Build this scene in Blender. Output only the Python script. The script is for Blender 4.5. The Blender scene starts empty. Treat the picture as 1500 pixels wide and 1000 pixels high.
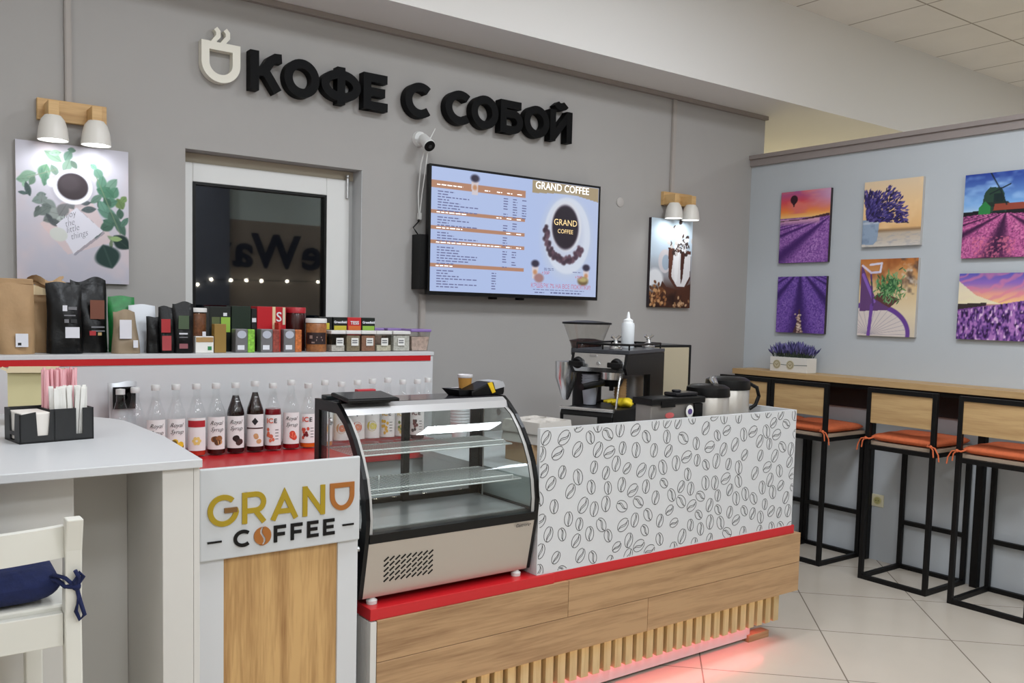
import bpy, math, random
import numpy as np
from mathutils import Matrix, Vector
random.seed(7); RNG = np.random.default_rng(7)
sc = bpy.context.scene
COL = sc.collection
PI = math.pi

# ------------------------------------------------------------------ camera, world, lights, exposure
cam = bpy.data.cameras.new('camera'); camo = bpy.data.objects.new('camera', cam); COL.objects.link(camo)
cam.sensor_width = 36; cam.lens = 1302.58/1500*36; cam.shift_y = 49.43/1500; cam.clip_start = .05; cam.clip_end = 100
yaw, pit, rol = 0.636268, -0.0726654, 0.0248369
_f = Vector((math.sin(yaw)*math.cos(pit), math.cos(yaw)*math.cos(pit), math.sin(pit)))
_r = Vector((math.cos(yaw), -math.sin(yaw), 0)); _u = _r.cross(_f)
_r2 = _r*math.cos(rol) + _u*math.sin(rol); _u2 = -_r*math.sin(rol) + _u*math.cos(rol)
camo.matrix_world = Matrix(((_r2.x, _u2.x, -_f.x, 0), (_r2.y, _u2.y, -_f.y, 0), (_r2.z, _u2.z, -_f.z, 1.5), (0, 0, 0, 1)))
sc.camera = camo

w = bpy.data.worlds.new('world'); sc.world = w; w.use_nodes = True
w.node_tree.nodes['Background'].inputs[0].default_value = (.02, .025, .04, 1)
w.node_tree.nodes['Background'].inputs[1].default_value = .3
sc.view_settings.view_transform = 'Standard'; sc.view_settings.look = 'None'
sc.view_settings.gamma = 1; sc.view_settings.use_curve_mapping = False
sc.view_settings.exposure = 0.0
try:
    sc.cycles.use_denoising = True
    sc.cycles.transparent_max_bounces = 32; sc.cycles.max_bounces = 8; sc.cycles.sample_clamp_indirect = 6
except Exception: pass

def area(name, loc, size, power, col=(1, 1, 1), rot=(0, 0, 0), size_y=None, spread=None):
    l = bpy.data.lights.new(name, 'AREA'); l.energy = power; l.color = col; l.size = size
    if size_y: l.shape = 'RECTANGLE'; l.size_y = size_y
    if spread: l.spread = spread
    o = bpy.data.objects.new(name, l); COL.objects.link(o); o.location = loc; o.rotation_euler = rot
    return o
CEIL = 3.534
WARM = (.915, .975, 1.05)
for x, y, e in [(-1.2, 1.9, 12), (1.2, 1.9, 29), (3.3, 1.9, 40), (7.2, 1.2, 34), (-1.6, -.6, 12), (.6, -.6, 28), (2.6, -.6, 42), (-1.6, -2.2, 14), (.6, -2.2, 32), (2.8, -2.2, 44), (5.8, -2.2, 22)]:
    area('ceiling_panel_light', (x, y, CEIL-.02), .6, e, WARM)
area('corridor_light', (7.0, 4.55, 2.86), .5, 40, (1, .93, .74))

# ------------------------------------------------------------------ materials
def lin(c):
    c = np.asarray(c, float)/255.
    return np.where(c <= .04045, c/12.92, ((c+.055)/1.055)**2.4)
def rgba(c): return tuple(float(v) for v in lin(c)) + (1.0,)
MATS = {}
def mat(name, c=(200, 200, 200), rough=.5, metal=0, spec=.5, emit=None, es=1, noise=0, nscale=40, alpha=None, coat=0, bump=0):
    if name in MATS: return MATS[name]
    m = bpy.data.materials.new(name); m.use_nodes = True; nt = m.node_tree; b = nt.nodes['Principled BSDF']
    b.inputs['Base Color'].default_value = rgba(c); b.inputs['Roughness'].default_value = rough
    b.inputs['Metallic'].default_value = metal; b.inputs['Specular IOR Level'].default_value = spec
    b.inputs['Coat Weight'].default_value = coat
    if emit is not None:
        b.inputs['Emission Color'].default_value = rgba(emit); b.inputs['Emission Strength'].default_value = es
    if noise or bump:
        tc = nt.nodes.new('ShaderNodeTexCoord'); n = nt.nodes.new('ShaderNodeTexNoise')
        n.inputs['Scale'].default_value = nscale; n.inputs['Detail'].default_value = 4
        nt.links.new(tc.outputs['Object'], n.inputs['Vector'])
        if noise:
            mx = nt.nodes.new('ShaderNodeMix'); mx.data_type = 'RGBA'
            lo = np.clip(np.array(c)*(1-noise), 0, 255); hi = np.clip(np.array(c)*(1+noise), 0, 255)
            mx.inputs[6].default_value = rgba(lo); mx.inputs[7].default_value = rgba(hi)
            nt.links.new(n.outputs['Fac'], mx.inputs[0]); nt.links.new(mx.outputs[2], b.inputs['Base Color'])
        if bump:
            bp = nt.nodes.new('ShaderNodeBump'); bp.inputs['Strength'].default_value = bump; bp.inputs['Distance'].default_value = .01
            nt.links.new(n.outputs['Fac'], bp.inputs['Height']); nt.links.new(bp.outputs[0], b.inputs['Normal'])
    MATS[name] = m; return m

def wood(name, c1, c2, axis='x', scale=1.0, rough=.5):
    m = bpy.data.materials.new(name); m.use_nodes = True; nt = m.node_tree; b = nt.nodes['Principled BSDF']
    tc = nt.nodes.new('ShaderNodeTexCoord'); mp = nt.nodes.new('ShaderNodeMapping'); g = nt.nodes.new('ShaderNodeNewGeometry')
    s = {'x': (1.4, 24, 24), 'y': (24, 1.4, 24), 'z': (24, 24, 1.4)}[axis]
    mp.inputs['Scale'].default_value = tuple(v*scale for v in s)
    add = nt.nodes.new('ShaderNodeVectorMath'); add.operation = 'MULTIPLY_ADD'
    cmb = nt.nodes.new('ShaderNodeCombineXYZ')
    for k in range(3): nt.links.new(g.outputs['Random Per Island'], cmb.inputs[k])
    nt.links.new(cmb.outputs[0], add.inputs[0]); add.inputs[1].default_value = (7, 5, 3); nt.links.new(tc.outputs['Object'], add.inputs[2])
    nt.links.new(add.outputs[0], mp.inputs['Vector'])
    n1 = nt.nodes.new('ShaderNodeTexNoise'); n1.inputs['Scale'].default_value = 1.0; n1.inputs['Detail'].default_value = 6
    n1.inputs['Distortion'].default_value = .7; nt.links.new(mp.outputs[0], n1.inputs['Vector'])
    n2 = nt.nodes.new('ShaderNodeTexNoise'); n2.inputs['Scale'].default_value = 7.0; n2.inputs['Detail'].default_value = 3
    nt.links.new(mp.outputs[0], n2.inputs['Vector'])
    mm = nt.nodes.new('ShaderNodeMath'); mm.operation = 'MULTIPLY_ADD'; mm.inputs[1].default_value = .42
    nt.links.new(n2.outputs['Fac'], mm.inputs[0]); nt.links.new(n1.outputs['Fac'], mm.inputs[2])
    r = nt.nodes.new('ShaderNodeValToRGB'); e = r.color_ramp.elements
    e[0].position = .38; e[0].color = rgba(c2); e[1].position = .8; e[1].color = rgba(c1)
    nt.links.new(mm.outputs[0], r.inputs[0]); nt.links.new(r.outputs[0], b.inputs['Base Color'])
    b.inputs['Roughness'].default_value = rough
    MATS[name] = m; return m

def tiles(name, c, cg, s, gap, rot, off, rough, noise=.03, spec=.5, vary=.0):
    m = bpy.data.materials.new(name); m.use_nodes = True; nt = m.node_tree; b = nt.nodes['Principled BSDF']; L = nt.links.new
    tc = nt.nodes.new('ShaderNodeTexCoord'); mp = nt.nodes.new('ShaderNodeMapping')
    mp.inputs['Rotation'].default_value = (0, 0, rot); mp.inputs['Location'].default_value = off
    L(tc.outputs['Object'], mp.inputs['Vector']); sp = nt.nodes.new('ShaderNodeSeparateXYZ'); L(mp.outputs[0], sp.inputs[0])
    def M(op, a, v=None):
        n = nt.nodes.new('ShaderNodeMath'); n.operation = op; L(a, n.inputs[0])
        if v is not None:
            if isinstance(v, (int, float)): n.inputs[1].default_value = v
            else: L(v, n.inputs[1])
        return n.outputs[0]
    fs = []
    for k in (0, 1):
        a = M('DIVIDE', sp.outputs[k], s); a = M('FRACT', a); a = M('SUBTRACT', a, .5); a = M('ABSOLUTE', a)
        fs.append(M('GREATER_THAN', a, .5-gap/s/2))
    g = M('MAXIMUM', fs[0], fs[1])
    n = nt.nodes.new('ShaderNodeTexNoise'); n.inputs['Scale'].default_value = 3; n.inputs['Detail'].default_value = 5
    L(tc.outputs['Object'], n.inputs['Vector'])
    mx = nt.nodes.new('ShaderNodeMix'); mx.data_type = 'RGBA'
    mx.inputs[6].default_value = rgba(np.array(c)*(1-noise)); mx.inputs[7].default_value = rgba(np.clip(np.array(c)*(1+noise), 0, 255)); L(n.outputs['Fac'], mx.inputs[0])
    m2 = nt.nodes.new('ShaderNodeMix'); m2.data_type = 'RGBA'; L(g, m2.inputs[0]); L(mx.outputs[2], m2.inputs[6]); m2.inputs[7].default_value = rgba(cg)
    L(m2.outputs[2], b.inputs['Base Color']); b.inputs['Roughness'].default_value = rough; b.inputs['Specular IOR Level'].default_value = spec
    MATS[name] = m; return m

def thin_glass(name, tint=(255, 255, 255), refl=1.0, ior=1.45, base=0.0):
    m = bpy.data.materials.new(name); m.use_nodes = True; nt = m.node_tree; nt.nodes.clear(); L = nt.links.new
    o = nt.nodes.new('ShaderNodeOutputMaterial'); mx = nt.nodes.new('ShaderNodeMixShader')
    t = nt.nodes.new('ShaderNodeBsdfTransparent'); t.inputs[0].default_value = rgba(tint)
    g = nt.nodes.new('ShaderNodeBsdfGlossy'); g.inputs['Roughness'].default_value = .02; g.inputs[0].default_value = (refl, refl, refl, 1)
    r0 = ((ior-1)/(ior+1))**2 + base
    fr = nt.nodes.new('ShaderNodeLayerWeight'); pw = nt.nodes.new('ShaderNodeMath'); pw.operation = 'POWER'; pw.inputs[1].default_value = 5; L(fr.outputs['Facing'], pw.inputs[0])
    a = nt.nodes.new('ShaderNodeMath'); a.operation = 'MULTIPLY_ADD'; a.inputs[1].default_value = 1-r0; a.inputs[2].default_value = r0; L(pw.outputs[0], a.inputs[0])
    L(a.outputs[0], mx.inputs[0]); L(t.outputs[0], mx.inputs[1]); L(g.outputs[0], mx.inputs[2]); L(mx.outputs[0], o.inputs[0])
    MATS[name] = m; return m

def printed(name, emit=0, rough=.6):
    m = bpy.data.materials.new(name); m.use_nodes = True; nt = m.node_tree; b = nt.nodes['Principled BSDF']
    a = nt.nodes.new('ShaderNodeVertexColor'); a.layer_name = 'Col'
    if emit:
        b.inputs['Base Color'].default_value = (.01, .01, .01, 1); nt.links.new(a.outputs[0], b.inputs['Emission Color']); b.inputs['Emission Strength'].default_value = emit
        b.inputs['Roughness'].default_value = .3
    else:
        nt.links.new(a.outputs[0], b.inputs['Base Color']); b.inputs['Roughness'].default_value = rough; b.inputs['Specular IOR Level'].default_value = .25
    MATS[name] = m; return m

WALL = mat('wall_paint', (171, 168, 165), .85, spec=.2, noise=.012, nscale=3)
WALLR = mat('partition_paint', (190, 195, 199), .8, spec=.2, noise=.012, nscale=3)
WHITE = mat('white_paint', (232, 230, 227), .8, spec=.2)
CREAM = mat('cream_wall', (228, 220, 190), .8, spec=.2)
LAM = mat('white_laminate', (209, 210, 211), .38)
LAMD = mat('white_edge', (214, 211, 205), .45)
REDL = mat('red_laminate', (196, 30, 36), .3)
BLACK = mat('black_metal', (9, 8, 8), .5, spec=.3)
BLK = mat('black_plastic', (9, 9, 10), .38, spec=.3)
DARK = mat('dark_grey', (48, 49, 50), .5)
STEEL = mat('brushed_steel', (205, 200, 190), .3, metal=1)
CHROME = mat('chrome', (212, 212, 212), .2, metal=.9)
ALU = mat('aluminium', (190, 190, 190), .35, metal=1)
PVC = mat('white_pvc', (225, 225, 222), .4)
OAK = wood('oak_laminate', (182, 146, 106), (134, 99, 66), 'x')
OAKZ = wood('oak_upright', (206, 165, 108), (146, 102, 56), 'z')
OAKY = wood('oak_along', (196, 163, 115), (166, 130, 86), 'y')
PINE = wood('pine', (216, 178, 122), (186, 142, 88), 'x')
SLAT = wood('slat_wood', (206, 184, 140), (178, 150, 104), 'z')
GLASS = thin_glass('clear_glass', (252, 254, 253))
CGLASS = thin_glass('case_glass', (246, 249, 248), 1, 1.42)
PGLASS = thin_glass('bottle_glass', (252, 253, 253), 1, 1.42)
PLAST = thin_glass('clear_plastic', (240, 239, 236), .8, 1.4, .02)
PRINT = printed('printed_canvas')
SCREEN = printed('lit_screen', .82)
INK = mat('black_ink', (28, 28, 30), .6)
PAPER = mat('white_paper', (236, 234, 228), .7)

# ------------------------------------------------------------------ mesh builder
class MB:
    def __init__(s): s.v = []; s.f = []; s.mi = []; s.m = 0; s.col = None
    def add(s, vs, fs):
        n = len(s.v); s.v += [tuple(p) for p in vs]; s.f += [tuple(i+n for i in f) for f in fs]; s.mi += [s.m]*len(fs); return s
    def bx(s, x0, x1, y0, y1, z0, z1):
        vs = [(x, y, z) for z in (z0, z1) for y in (y0, y1) for x in (x0, x1)]
        return s.add(vs, [(0, 2, 3, 1), (4, 5, 7, 6), (0, 1, 5, 4), (2, 6, 7, 3), (0, 4, 6, 2), (1, 3, 7, 5)])
    def box(s, c, d, rz=0, rx=0):
        R = Matrix.Rotation(rz, 3, 'Z') @ Matrix.Rotation(rx, 3, 'X')
        vs = [Vector(c) + R @ Vector((x*d[0]/2, y*d[1]/2, z*d[2]/2)) for z in (-1, 1) for y in (-1, 1) for x in (-1, 1)]
        return s.add(vs, [(0, 2, 3, 1), (4, 5, 7, 6), (0, 1, 5, 4), (2, 6, 7, 3), (0, 4, 6, 2), (1, 3, 7, 5)])
    def cyl(s, p0, p1, r0, r1=None, n=16, cap=True):
        r1 = r0 if r1 is None else r1; p0 = Vector(p0); p1 = Vector(p1); d = (p1-p0).normalized()
        a = d.orthogonal().normalized(); b = d.cross(a); vs = []
        for p, r in ((p0, r0), (p1, r1)):
            vs += [p + (a*math.cos(2*PI*k/n) + b*math.sin(2*PI*k/n))*r for k in range(n)]
        fs = [(k, (k+1) % n, n+(k+1) % n, n+k) for k in range(n)]
        if cap: fs += [tuple(range(n-1, -1, -1)), tuple(range(n, 2*n))]
        return s.add(vs, fs)
    def lathe(s, prof, c=(0, 0, 0), n=20, a0=0, a1=2*PI):
        full = abs(a1-a0-2*PI) < 1e-6; m = n if full else n+1; vs = []; fs = []
        for r, z in prof:
            for k in range(m):
                t = a0+(a1-a0)*k/n; vs.append((c[0]+r*math.cos(t), c[1]+r*math.sin(t), c[2]+z))
        for i in range(len(prof)-1):
            for k in range(n):
                k2 = (k+1) % m if full else k+1
                fs.append((i*m+k, i*m+k2, (i+1)*m+k2, (i+1)*m+k))
        if full:
            if prof[0][0] > 1e-4: fs.append(tuple(range(n-1, -1, -1)))
            if prof[-1][0] > 1e-4: fs.append(tuple((len(prof)-1)*m+k for k in range(n)))
        return s.add(vs, fs)
    def prism(s, pts, fr, d0, d1):
        n = len(pts); vs = [fr(u, v, d0) for u, v in pts] + [fr(u, v, d1) for u, v in pts]
        fs = [tuple(range(n-1, -1, -1)), tuple(range(n, 2*n))] + [(k, (k+1) % n, n+(k+1) % n, n+k) for k in range(n)]
        return s.add(vs, fs)
    def tube(s, pts, r, n=8, closed=False):
        P = [Vector(p) for p in pts]; m = len(P); vs = []; up = Vector((.13, .27, .95)).normalized()
        for i, p in enumerate(P):
            a = P[(i-1) % m] if (closed or i > 0) else p; b = P[(i+1) % m] if (closed or i < m-1) else p
            t = (b-a).normalized()
            if abs(t.dot(up)) > .97: x = t.orthogonal().normalized()
            else: x = t.cross(up).normalized()
            y = t.cross(x); rr = r[i] if isinstance(r, (list, tuple)) else r
            vs += [p + (x*math.cos(2*PI*k/n)+y*math.sin(2*PI*k/n))*rr for k in range(n)]
        fs = []
        for i in range(m if closed else m-1):
            j = (i+1) % m
            fs += [(i*n+k, i*n+(k+1) % n, j*n+(k+1) % n, j*n+k) for k in range(n)]
        if not closed: fs += [tuple(range(n-1, -1, -1)), tuple((m-1)*n+k for k in range(n))]
        return s.add(vs, fs)
    def sphere(s, c, r, n=14, m=8):
        r = (r, r, r) if isinstance(r, (int, float)) else r
        vs = [(c[0], c[1], c[2]-r[2])]
        for i in range(1, m):
            t = -PI/2+PI*i/m
            vs += [(c[0]+r[0]*math.cos(t)*math.cos(2*PI*k/n), c[1]+r[1]*math.cos(t)*math.sin(2*PI*k/n), c[2]+r[2]*math.sin(t)) for k in range(n)]
        vs.append((c[0], c[1], c[2]+r[2])); L = len(vs)-1; fs = []
        for k in range(n): fs.append((0, 1+(k+1) % n, 1+k)); fs.append((L, L-n+k, L-n+(k+1) % n))
        for i in range(m-2):
            fs += [(1+i*n+k, 1+i*n+(k+1) % n, 1+(i+1)*n+(k+1) % n, 1+(i+1)*n+k) for k in range(n)]
        return s.add(vs, fs)
    def grid(s, fn, nu, nv):
        vs = [fn(i/(nu-1), j/(nv-1)) for j in range(nv) for i in range(nu)]
        return s.add(vs, [(j*nu+i, j*nu+i+1, (j+1)*nu+i+1, (j+1)*nu+i) for j in range(nv-1) for i in range(nu-1)])
    def stroke(s, pts, w, fr, d0, d1, closed=False):
        P = []
        for p in pts:
            q = Vector((p[0], p[1]))
            if not P or (q-P[-1]).length > 1e-5: P.append(q)
        if closed and (P[0]-P[-1]).length < 1e-5: P.pop()
        m = len(P); L = []; R = []
        for i, p in enumerate(P):
            a = P[(i-1) % m] if (closed or i > 0) else None; b = P[(i+1) % m] if (closed or i < m-1) else None
            t1 = (p-a).normalized() if a is not None else None; t2 = (b-p).normalized() if b is not None else None
            if t1 is None: t1 = t2
            if t2 is None: t2 = t1
            n1 = Vector((-t1.y, t1.x)); n2 = Vector((-t2.y, t2.x)); n = (n1+n2)
            if n.length < 1e-5: n = n1
            n.normalize(); k = w/2/max(.35, n.dot(n1)); L.append(p+n*k); R.append(p-n*k)
        vs = []
        for i in range(m): vs += [fr(L[i].x, L[i].y, d1), fr(R[i].x, R[i].y, d1), fr(L[i].x, L[i].y, d0), fr(R[i].x, R[i].y, d0)]
        fs = []
        for i in range(m if closed else m-1):
            j = (i+1) % m; a = 4*i; b = 4*j
            fs += [(a, a+1, b+1, b), (a+2, b+2, b+3, a+3), (a, b, b+2, a+2), (a+1, a+3, b+3, b+1)]
        if not closed: fs += [(0, 2, 3, 1), (4*m-4, 4*m-3, 4*m-1, 4*m-2)]
        return s.add(vs, fs)
    def text(s, txt, size, fr, d0=0, d1=.0015, off=0, shear=0, ax='LEFT', sx=1.0, space=1.0):
        c = bpy.data.curves.new('tmp', 'FONT'); c.body = txt; c.size = size; c.offset = off; c.shear = shear; c.align_x = ax
        c.resolution_u = 3; c.fill_mode = 'FRONT'; c.space_character = space
        o = bpy.data.objects.new('tmp', c); COL.objects.link(o)
        dg = bpy.context.evaluated_depsgraph_get(); me = bpy.data.meshes.new_from_object(o.evaluated_get(dg))
        vs = [fr(p.co.x*sx, p.co.y, d1) for p in me.vertices]; fs = [tuple(p.vertices) for p in me.polygons]
        s.add(vs, fs)
        bpy.data.objects.remove(o); bpy.data.curves.remove(c); bpy.data.meshes.remove(me); return s

WM = {}
def build(name, mb, mats, parent=None, smooth=0, bevel=0, seg=2):
    if not isinstance(mats, (list, tuple)): mats = [mats]
    V = np.array(mb.v, float)
    if parent is not None:
        inv = WM[parent.name].inverted(); A = np.array(inv); V = V@A[:3, :3].T + A[:3, 3]; M = WM[parent.name]
    else:
        c = (V.min(0)+V.max(0))/2; c[2] = V[:, 2].min(); V = V-c; M = Matrix.Translation(Vector(c))
    me = bpy.data.meshes.new(name); me.from_pydata([tuple(p) for p in V], [], mb.f)
    for m in mats: me.materials.append(m)
    me.polygons.foreach_set('material_index', mb.mi)
    if mb.col is not None:
        at = me.color_attributes.new('Col', 'FLOAT_COLOR', 'POINT')
        k = np.ones((len(mb.v), 4), np.float32); k[:len(mb.col), :3] = mb.col; at.data.foreach_set('color', k.ravel())
    me.validate(); 
    import bmesh
    bm = bmesh.new(); bm.from_mesh(me); bmesh.ops.recalc_face_normals(bm, faces=bm.faces); bm.to_mesh(me); bm.free()
    if smooth:
        me.polygons.foreach_set('use_smooth', [True]*len(me.polygons)); me.set_sharp_from_angle(angle=math.radians(smooth))
    me.update()
    o = bpy.data.objects.new(name, me); COL.objects.link(o)
    if parent is not None: o.parent = parent
    else: o.matrix_world = M
    WM[o.name] = M.copy()
    if bevel:
        b = o.modifiers.new('bevel', 'BEVEL'); b.width = bevel; b.segments = seg; b.limit_method = 'ANGLE'; b.angle_limit = math.radians(40)
    return o
def tag(o, label, cat, group=None, kind=None):
    o['label'] = label; o['category'] = cat
    if group: o['group'] = group
    if kind: o['kind'] = kind
    return o
def thing(name, label, cat, loc=(0, 0, 0), rz=0, group=None):
    o = bpy.data.objects.new(name, None); COL.objects.link(o); o.empty_display_size = .05
    o.location = loc; o.rotation_euler = (0, 0, rz); WM[o.name] = Matrix.Translation(Vector(loc)) @ Matrix.Rotation(rz, 4, 'Z')
    return tag(o, label, cat, group)
def struct(name, mb, m, **k):
    o = build(name, mb, m, **k); o['kind'] = 'structure'; return o
def dup(o, loc=None, rz=None, label=None, parent=None):
    c = o.copy(); COL.objects.link(c)
    if parent is not None: c.parent = parent
    if loc is not None: c.location = loc
    if rz is not None: c.rotation_euler = (0, 0, rz)
    if label: c['label'] = label
    for ch in list(o.children): dup(ch, parent=c)
    return c
def LF(o):                       # local -> world frame of a thing (to write its parts in its own axes)
    M = WM[o.name]
    class T(MB):
        def out(s): s.v = [tuple(M @ Vector(p)) for p in s.v]; return s
    return T
def FB(x0, y0, z0): return lambda u, v, d: (x0+u, y0-d, z0+v)          # a face looking to -y
def FR(x0, y0, z0): return lambda u, v, d: (x0-d, y0-u, z0+v)          # a face looking to -x
def FT(x0, y0, z0, a=0):                                              # a face looking up
    ca, sa = math.cos(a), math.sin(a)
    return lambda u, v, d: (x0+u*ca-v*sa, y0+u*sa+v*ca, z0+d)
def arc(cx, cy, rx, ry, a0, a1, n=16):
    return [(cx+rx*math.cos(math.radians(a0+(a1-a0)*k/n)), cy+ry*math.sin(math.radians(a0+(a1-a0)*k/n))) for k in range(n+1)]

# ------------------------------------------------------------------ stroke letters (unit height, stroke t)
def glyph(ch, t):
    h = t/2; T = 1-h
    if ch in 'OО': return .98, [(arc(.49, .5, .49-h, .5-h, 0, 360, 32)[:-1], True)]
    if ch in 'CС': return .88, [(arc(.5, .5, .5-h, .5-h, 48, 312, 26), False)]
    if ch == 'G': return .92, [(arc(.5, .5, .5-h, .5-h, 45, 350, 28)+[(.97-h, .52)], False), ([(.55, .5), (.97, .5)], False)]
    if ch in 'EЕ': return .72, [([(h, 0), (h, 1)], False), ([(h, T), (.70, T)], False), ([(h, .5), (.64, .5)], False), ([(h, h), (.72, h)], False)]
    if ch == 'F': return .68, [([(h, 0), (h, 1)], False), ([(h, T), (.68, T)], False), ([(h, .47), (.62, .47)], False)]
    if ch == 'R': return .80, [([(h, 0), (h, 1)], False), ([(h, T), (.45, T)]+arc(.45, .66, .33-h, T-.66, 90, -90, 12)+[(h, .66-(T-.66))], False), ([(.45, .36), (.72, 0)], False)]
    if ch == 'A': return 1.0, [([(.07, 0), (.5, .84), (.93, 0)], False), ([(.24, .27), (.76, .27)], False)]
    if ch == 'N': return .88, [([(h, 0), (h, 1)], False), ([(.88-h, 0), (.88-h, 1)], False), ([(h*1.1, .94), (.88-h*1.1, .06)], False)]
    if ch == 'D': return .9, [([(h, T), (.9-h, T)]+[(.9-h, .56)]+arc(.45, .56, .45-h, .56-h, 0, -180, 20), True)]  # cup shaped
    if ch == 'К': return .86, [([(h, 0), (h, 1)], False), ([(h, .48), (.30, .5), (.44, .62), (.55, .8), (.68, .89), (.84, .9)], False), ([(.33, .52), (.45, .45), (.74, .03)], False)]
    if ch == 'Ф': return 1.12, [(arc(.56, .5, .56-h, .42-h, 0, 360, 32)[:-1], True), ([(.56, 0), (.56, 1)], False)]
    if ch == 'Б': return .86, [([(h, 0), (h, 1)], False), ([(h, T), (.78, T)], False), ([(h, .6), (.5, .6)]+arc(.5, .6-(.6-h)/2, .36-h, (.6-h)/2, 90, -90, 14)+[(h, h)], False)]
    if ch == 'Й': return .90, [([(h, 0), (h, 1)], False), ([(.9-h, 0), (.9-h, 1)], False), ([(h, .08), (.9-h, .92)], False), (arc(.45, 1.26, .2, .14, 200, 340, 10), False)]
    return .5, []
def letters(mb, txt, t, fr, h, d0, d1, gap=.14, x=0, sx=1.0):
    for ch in txt:
        wd, st = glyph(ch, t)
        for k, (pts, cl) in enumerate(st): mb.stroke([((x+p[0]*sx)*h, p[1]*h) for p in pts], t*h, fr, d0, d1-.0003*k, cl)
        x += wd*sx+gap
    return x*h

# ------------------------------------------------------------------ painter for printed pictures
class Paint:
    def __init__(s, w, h, res):
        s.nu = int(res); s.nv = max(2, int(res*h/w)); s.a = h/w
        s.X, s.Y = np.meshgrid(np.linspace(0, 1, s.nu), np.linspace(0, s.a, s.nv)); s.C = np.zeros((s.nv, s.nu, 3))
    def put(s, m, c):
        m = np.clip(m, 0, 1)[..., None]; s.C = s.C*(1-m)+np.asarray(c, float)*m
    def grad(s, stops):
        ys = [k*s.a for k, _ in stops]
        for i in range(3): s.C[..., i] = np.interp(s.Y, ys, [c[i] for _, c in stops])
    def ell(s, cx, cy, rx, ry, c, rot=0, soft=.01, al=1):
        t = math.radians(rot); dx = s.X-cx; dy = s.Y-cy; u = dx*math.cos(t)+dy*math.sin(t); v = -dx*math.sin(t)+dy*math.cos(t)
        d = np.sqrt((u/rx)**2+(v/ry)**2); s.put(al*np.clip((1-d)*min(rx, ry)/soft+.5, 0, 1), c)
    def leaf(s, cx, cy, l, wd, rot, c, c2=None):
        t = math.radians(rot); dx = s.X-cx; dy = s.Y-cy; u = (dx*math.cos(t)+dy*math.sin(t))/l; v = (-dx*math.sin(t)+dy*math.cos(t))/wd
        k = np.abs(u) < .5; prof = np.where(k, .5*np.cos(np.clip(u, -.5, .5)*PI)**.8, 0)
        m = np.clip((prof-np.abs(v))*8, 0, 1); s.put(m, c)
        if c2 is not None: s.put(m*np.clip(1-np.abs(v)*22, 0, 1)*.6, c2)
    def poly(s, pts, c, al=1):
        ins = np.zeros(s.X.shape, bool); n = len(pts)
        for i in range(n):
            x1, y1 = pts[i]; x2, y2 = pts[(i+1) % n]
            if y1 == y2: continue
            k = ((y1 > s.Y) != (y2 > s.Y)) & (s.X < (x2-x1)*(s.Y-y1)/(y2-y1)+x1); ins ^= k
        s.put(ins*al, c)
    def line(s, p, q, wd, c, al=1):
        p = np.array(p); q = np.array(q); d = q-p; L = (d@d)
        t = np.clip(((s.X-p[0])*d[0]+(s.Y-p[1])*d[1])/L, 0, 1); dist = np.hypot(s.X-p[0]-t*d[0], s.Y-p[1]-t*d[1])
        s.put(al*np.clip((wd/2-dist)/.006+.5, 0, 1), c)
    def noise(s, sx, sy=None, seed=0, oct=3):
        sy = sy or sx; out = np.zeros(s.X.shape); amp = 1; tot = 0
        for k in range(oct):
            r = np.random.default_rng(seed*17+k); nx = int(sx)+2; ny = int(sy*s.a)+2; g = r.random((ny+1, nx+1))
            fx = s.X*sx; fy = s.Y*sy; ix = np.clip(fx.astype(int), 0, nx-1); iy = np.clip(fy.astype(int), 0, ny-1); a = fx-ix; b = fy-iy
            a = a*a*(3-2*a); b = b*b*(3-2*b)
            out += amp*((g[iy, ix]*(1-a)+g[iy, ix+1]*a)*(1-b)+(g[iy+1, ix]*(1-a)+g[iy+1, ix+1]*a)*b); tot += amp; amp *= .55; sx *= 2; sy *= 2
        return out/tot
    def speck(s, mask, c, dens, seed=0):
        r = np.random.default_rng(seed); s.put(mask*(r.random(s.X.shape) < dens), c)
    def mesh(s, fr, wd, d=0):
        mb = MB(); xs = s.X.ravel()*wd; ys = s.Y.ravel()*wd
        mb.v = [fr(x, y, d) for x, y in zip(xs, ys)]
        mb.f = [(j*s.nu+i, j*s.nu+i+1, (j+1)*s.nu+i+1, (j+1)*s.nu+i) for j in range(s.nv-1) for i in range(s.nu-1)]
        mb.mi = [0]*len(mb.f); mb.col = lin(np.clip(s.C, 0, 255).reshape(-1, 3)).astype(np.float32); return mb

# ================================================================== THE SETTING
XR, YB, ZB = 5.105, 4.13, 2.912
XL, YN, XE = -2.6, -3.0, 9.2
FLOOR = tiles('floor_tiles', (200, 190, 176), (128, 118, 106), .594, .006, -PI/4, (0, 0, 0), .22, spec=.4)
# grout lines: (x-y)/sqrt2 = .876+k*.594 and (x+y)/sqrt2 = 4.366+k*.594
mp = [n for n in FLOOR.node_tree.nodes if n.type == 'MAPPING'][0]
mp.inputs['Rotation'].default_value = (0, 0, PI/4)
mp.inputs['Location'].default_value = (-.876-.0+.0, -4.366, 0)
struct('floor', MB().bx(XL, XE, YN, 5.4, -.05, 0), FLOOR)
bpy.data.objects['floor'].data.transform(Matrix.Translation(Vector(((XL+XE)/2, (YN+5.4)/2, -.05)))); bpy.data.objects['floor'].matrix_world = Matrix.Identity(4)
CT = tiles('ceiling_tiles', (236, 232, 228), (168, 160, 152), .585, .012, 0, (-5.605, -3.19, 0), .9, spec=.1)
struct('ceiling', MB().bx(XL, XE, YN, 3.9, CEIL, CEIL+.05), CT)
bpy.data.objects['ceiling'].data.transform(Matrix.Translation(Vector(((XL+XE)/2, (YN+3.9)/2, CEIL)))); bpy.data.objects['ceiling'].matrix_world = Matrix.Identity(4)
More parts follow.
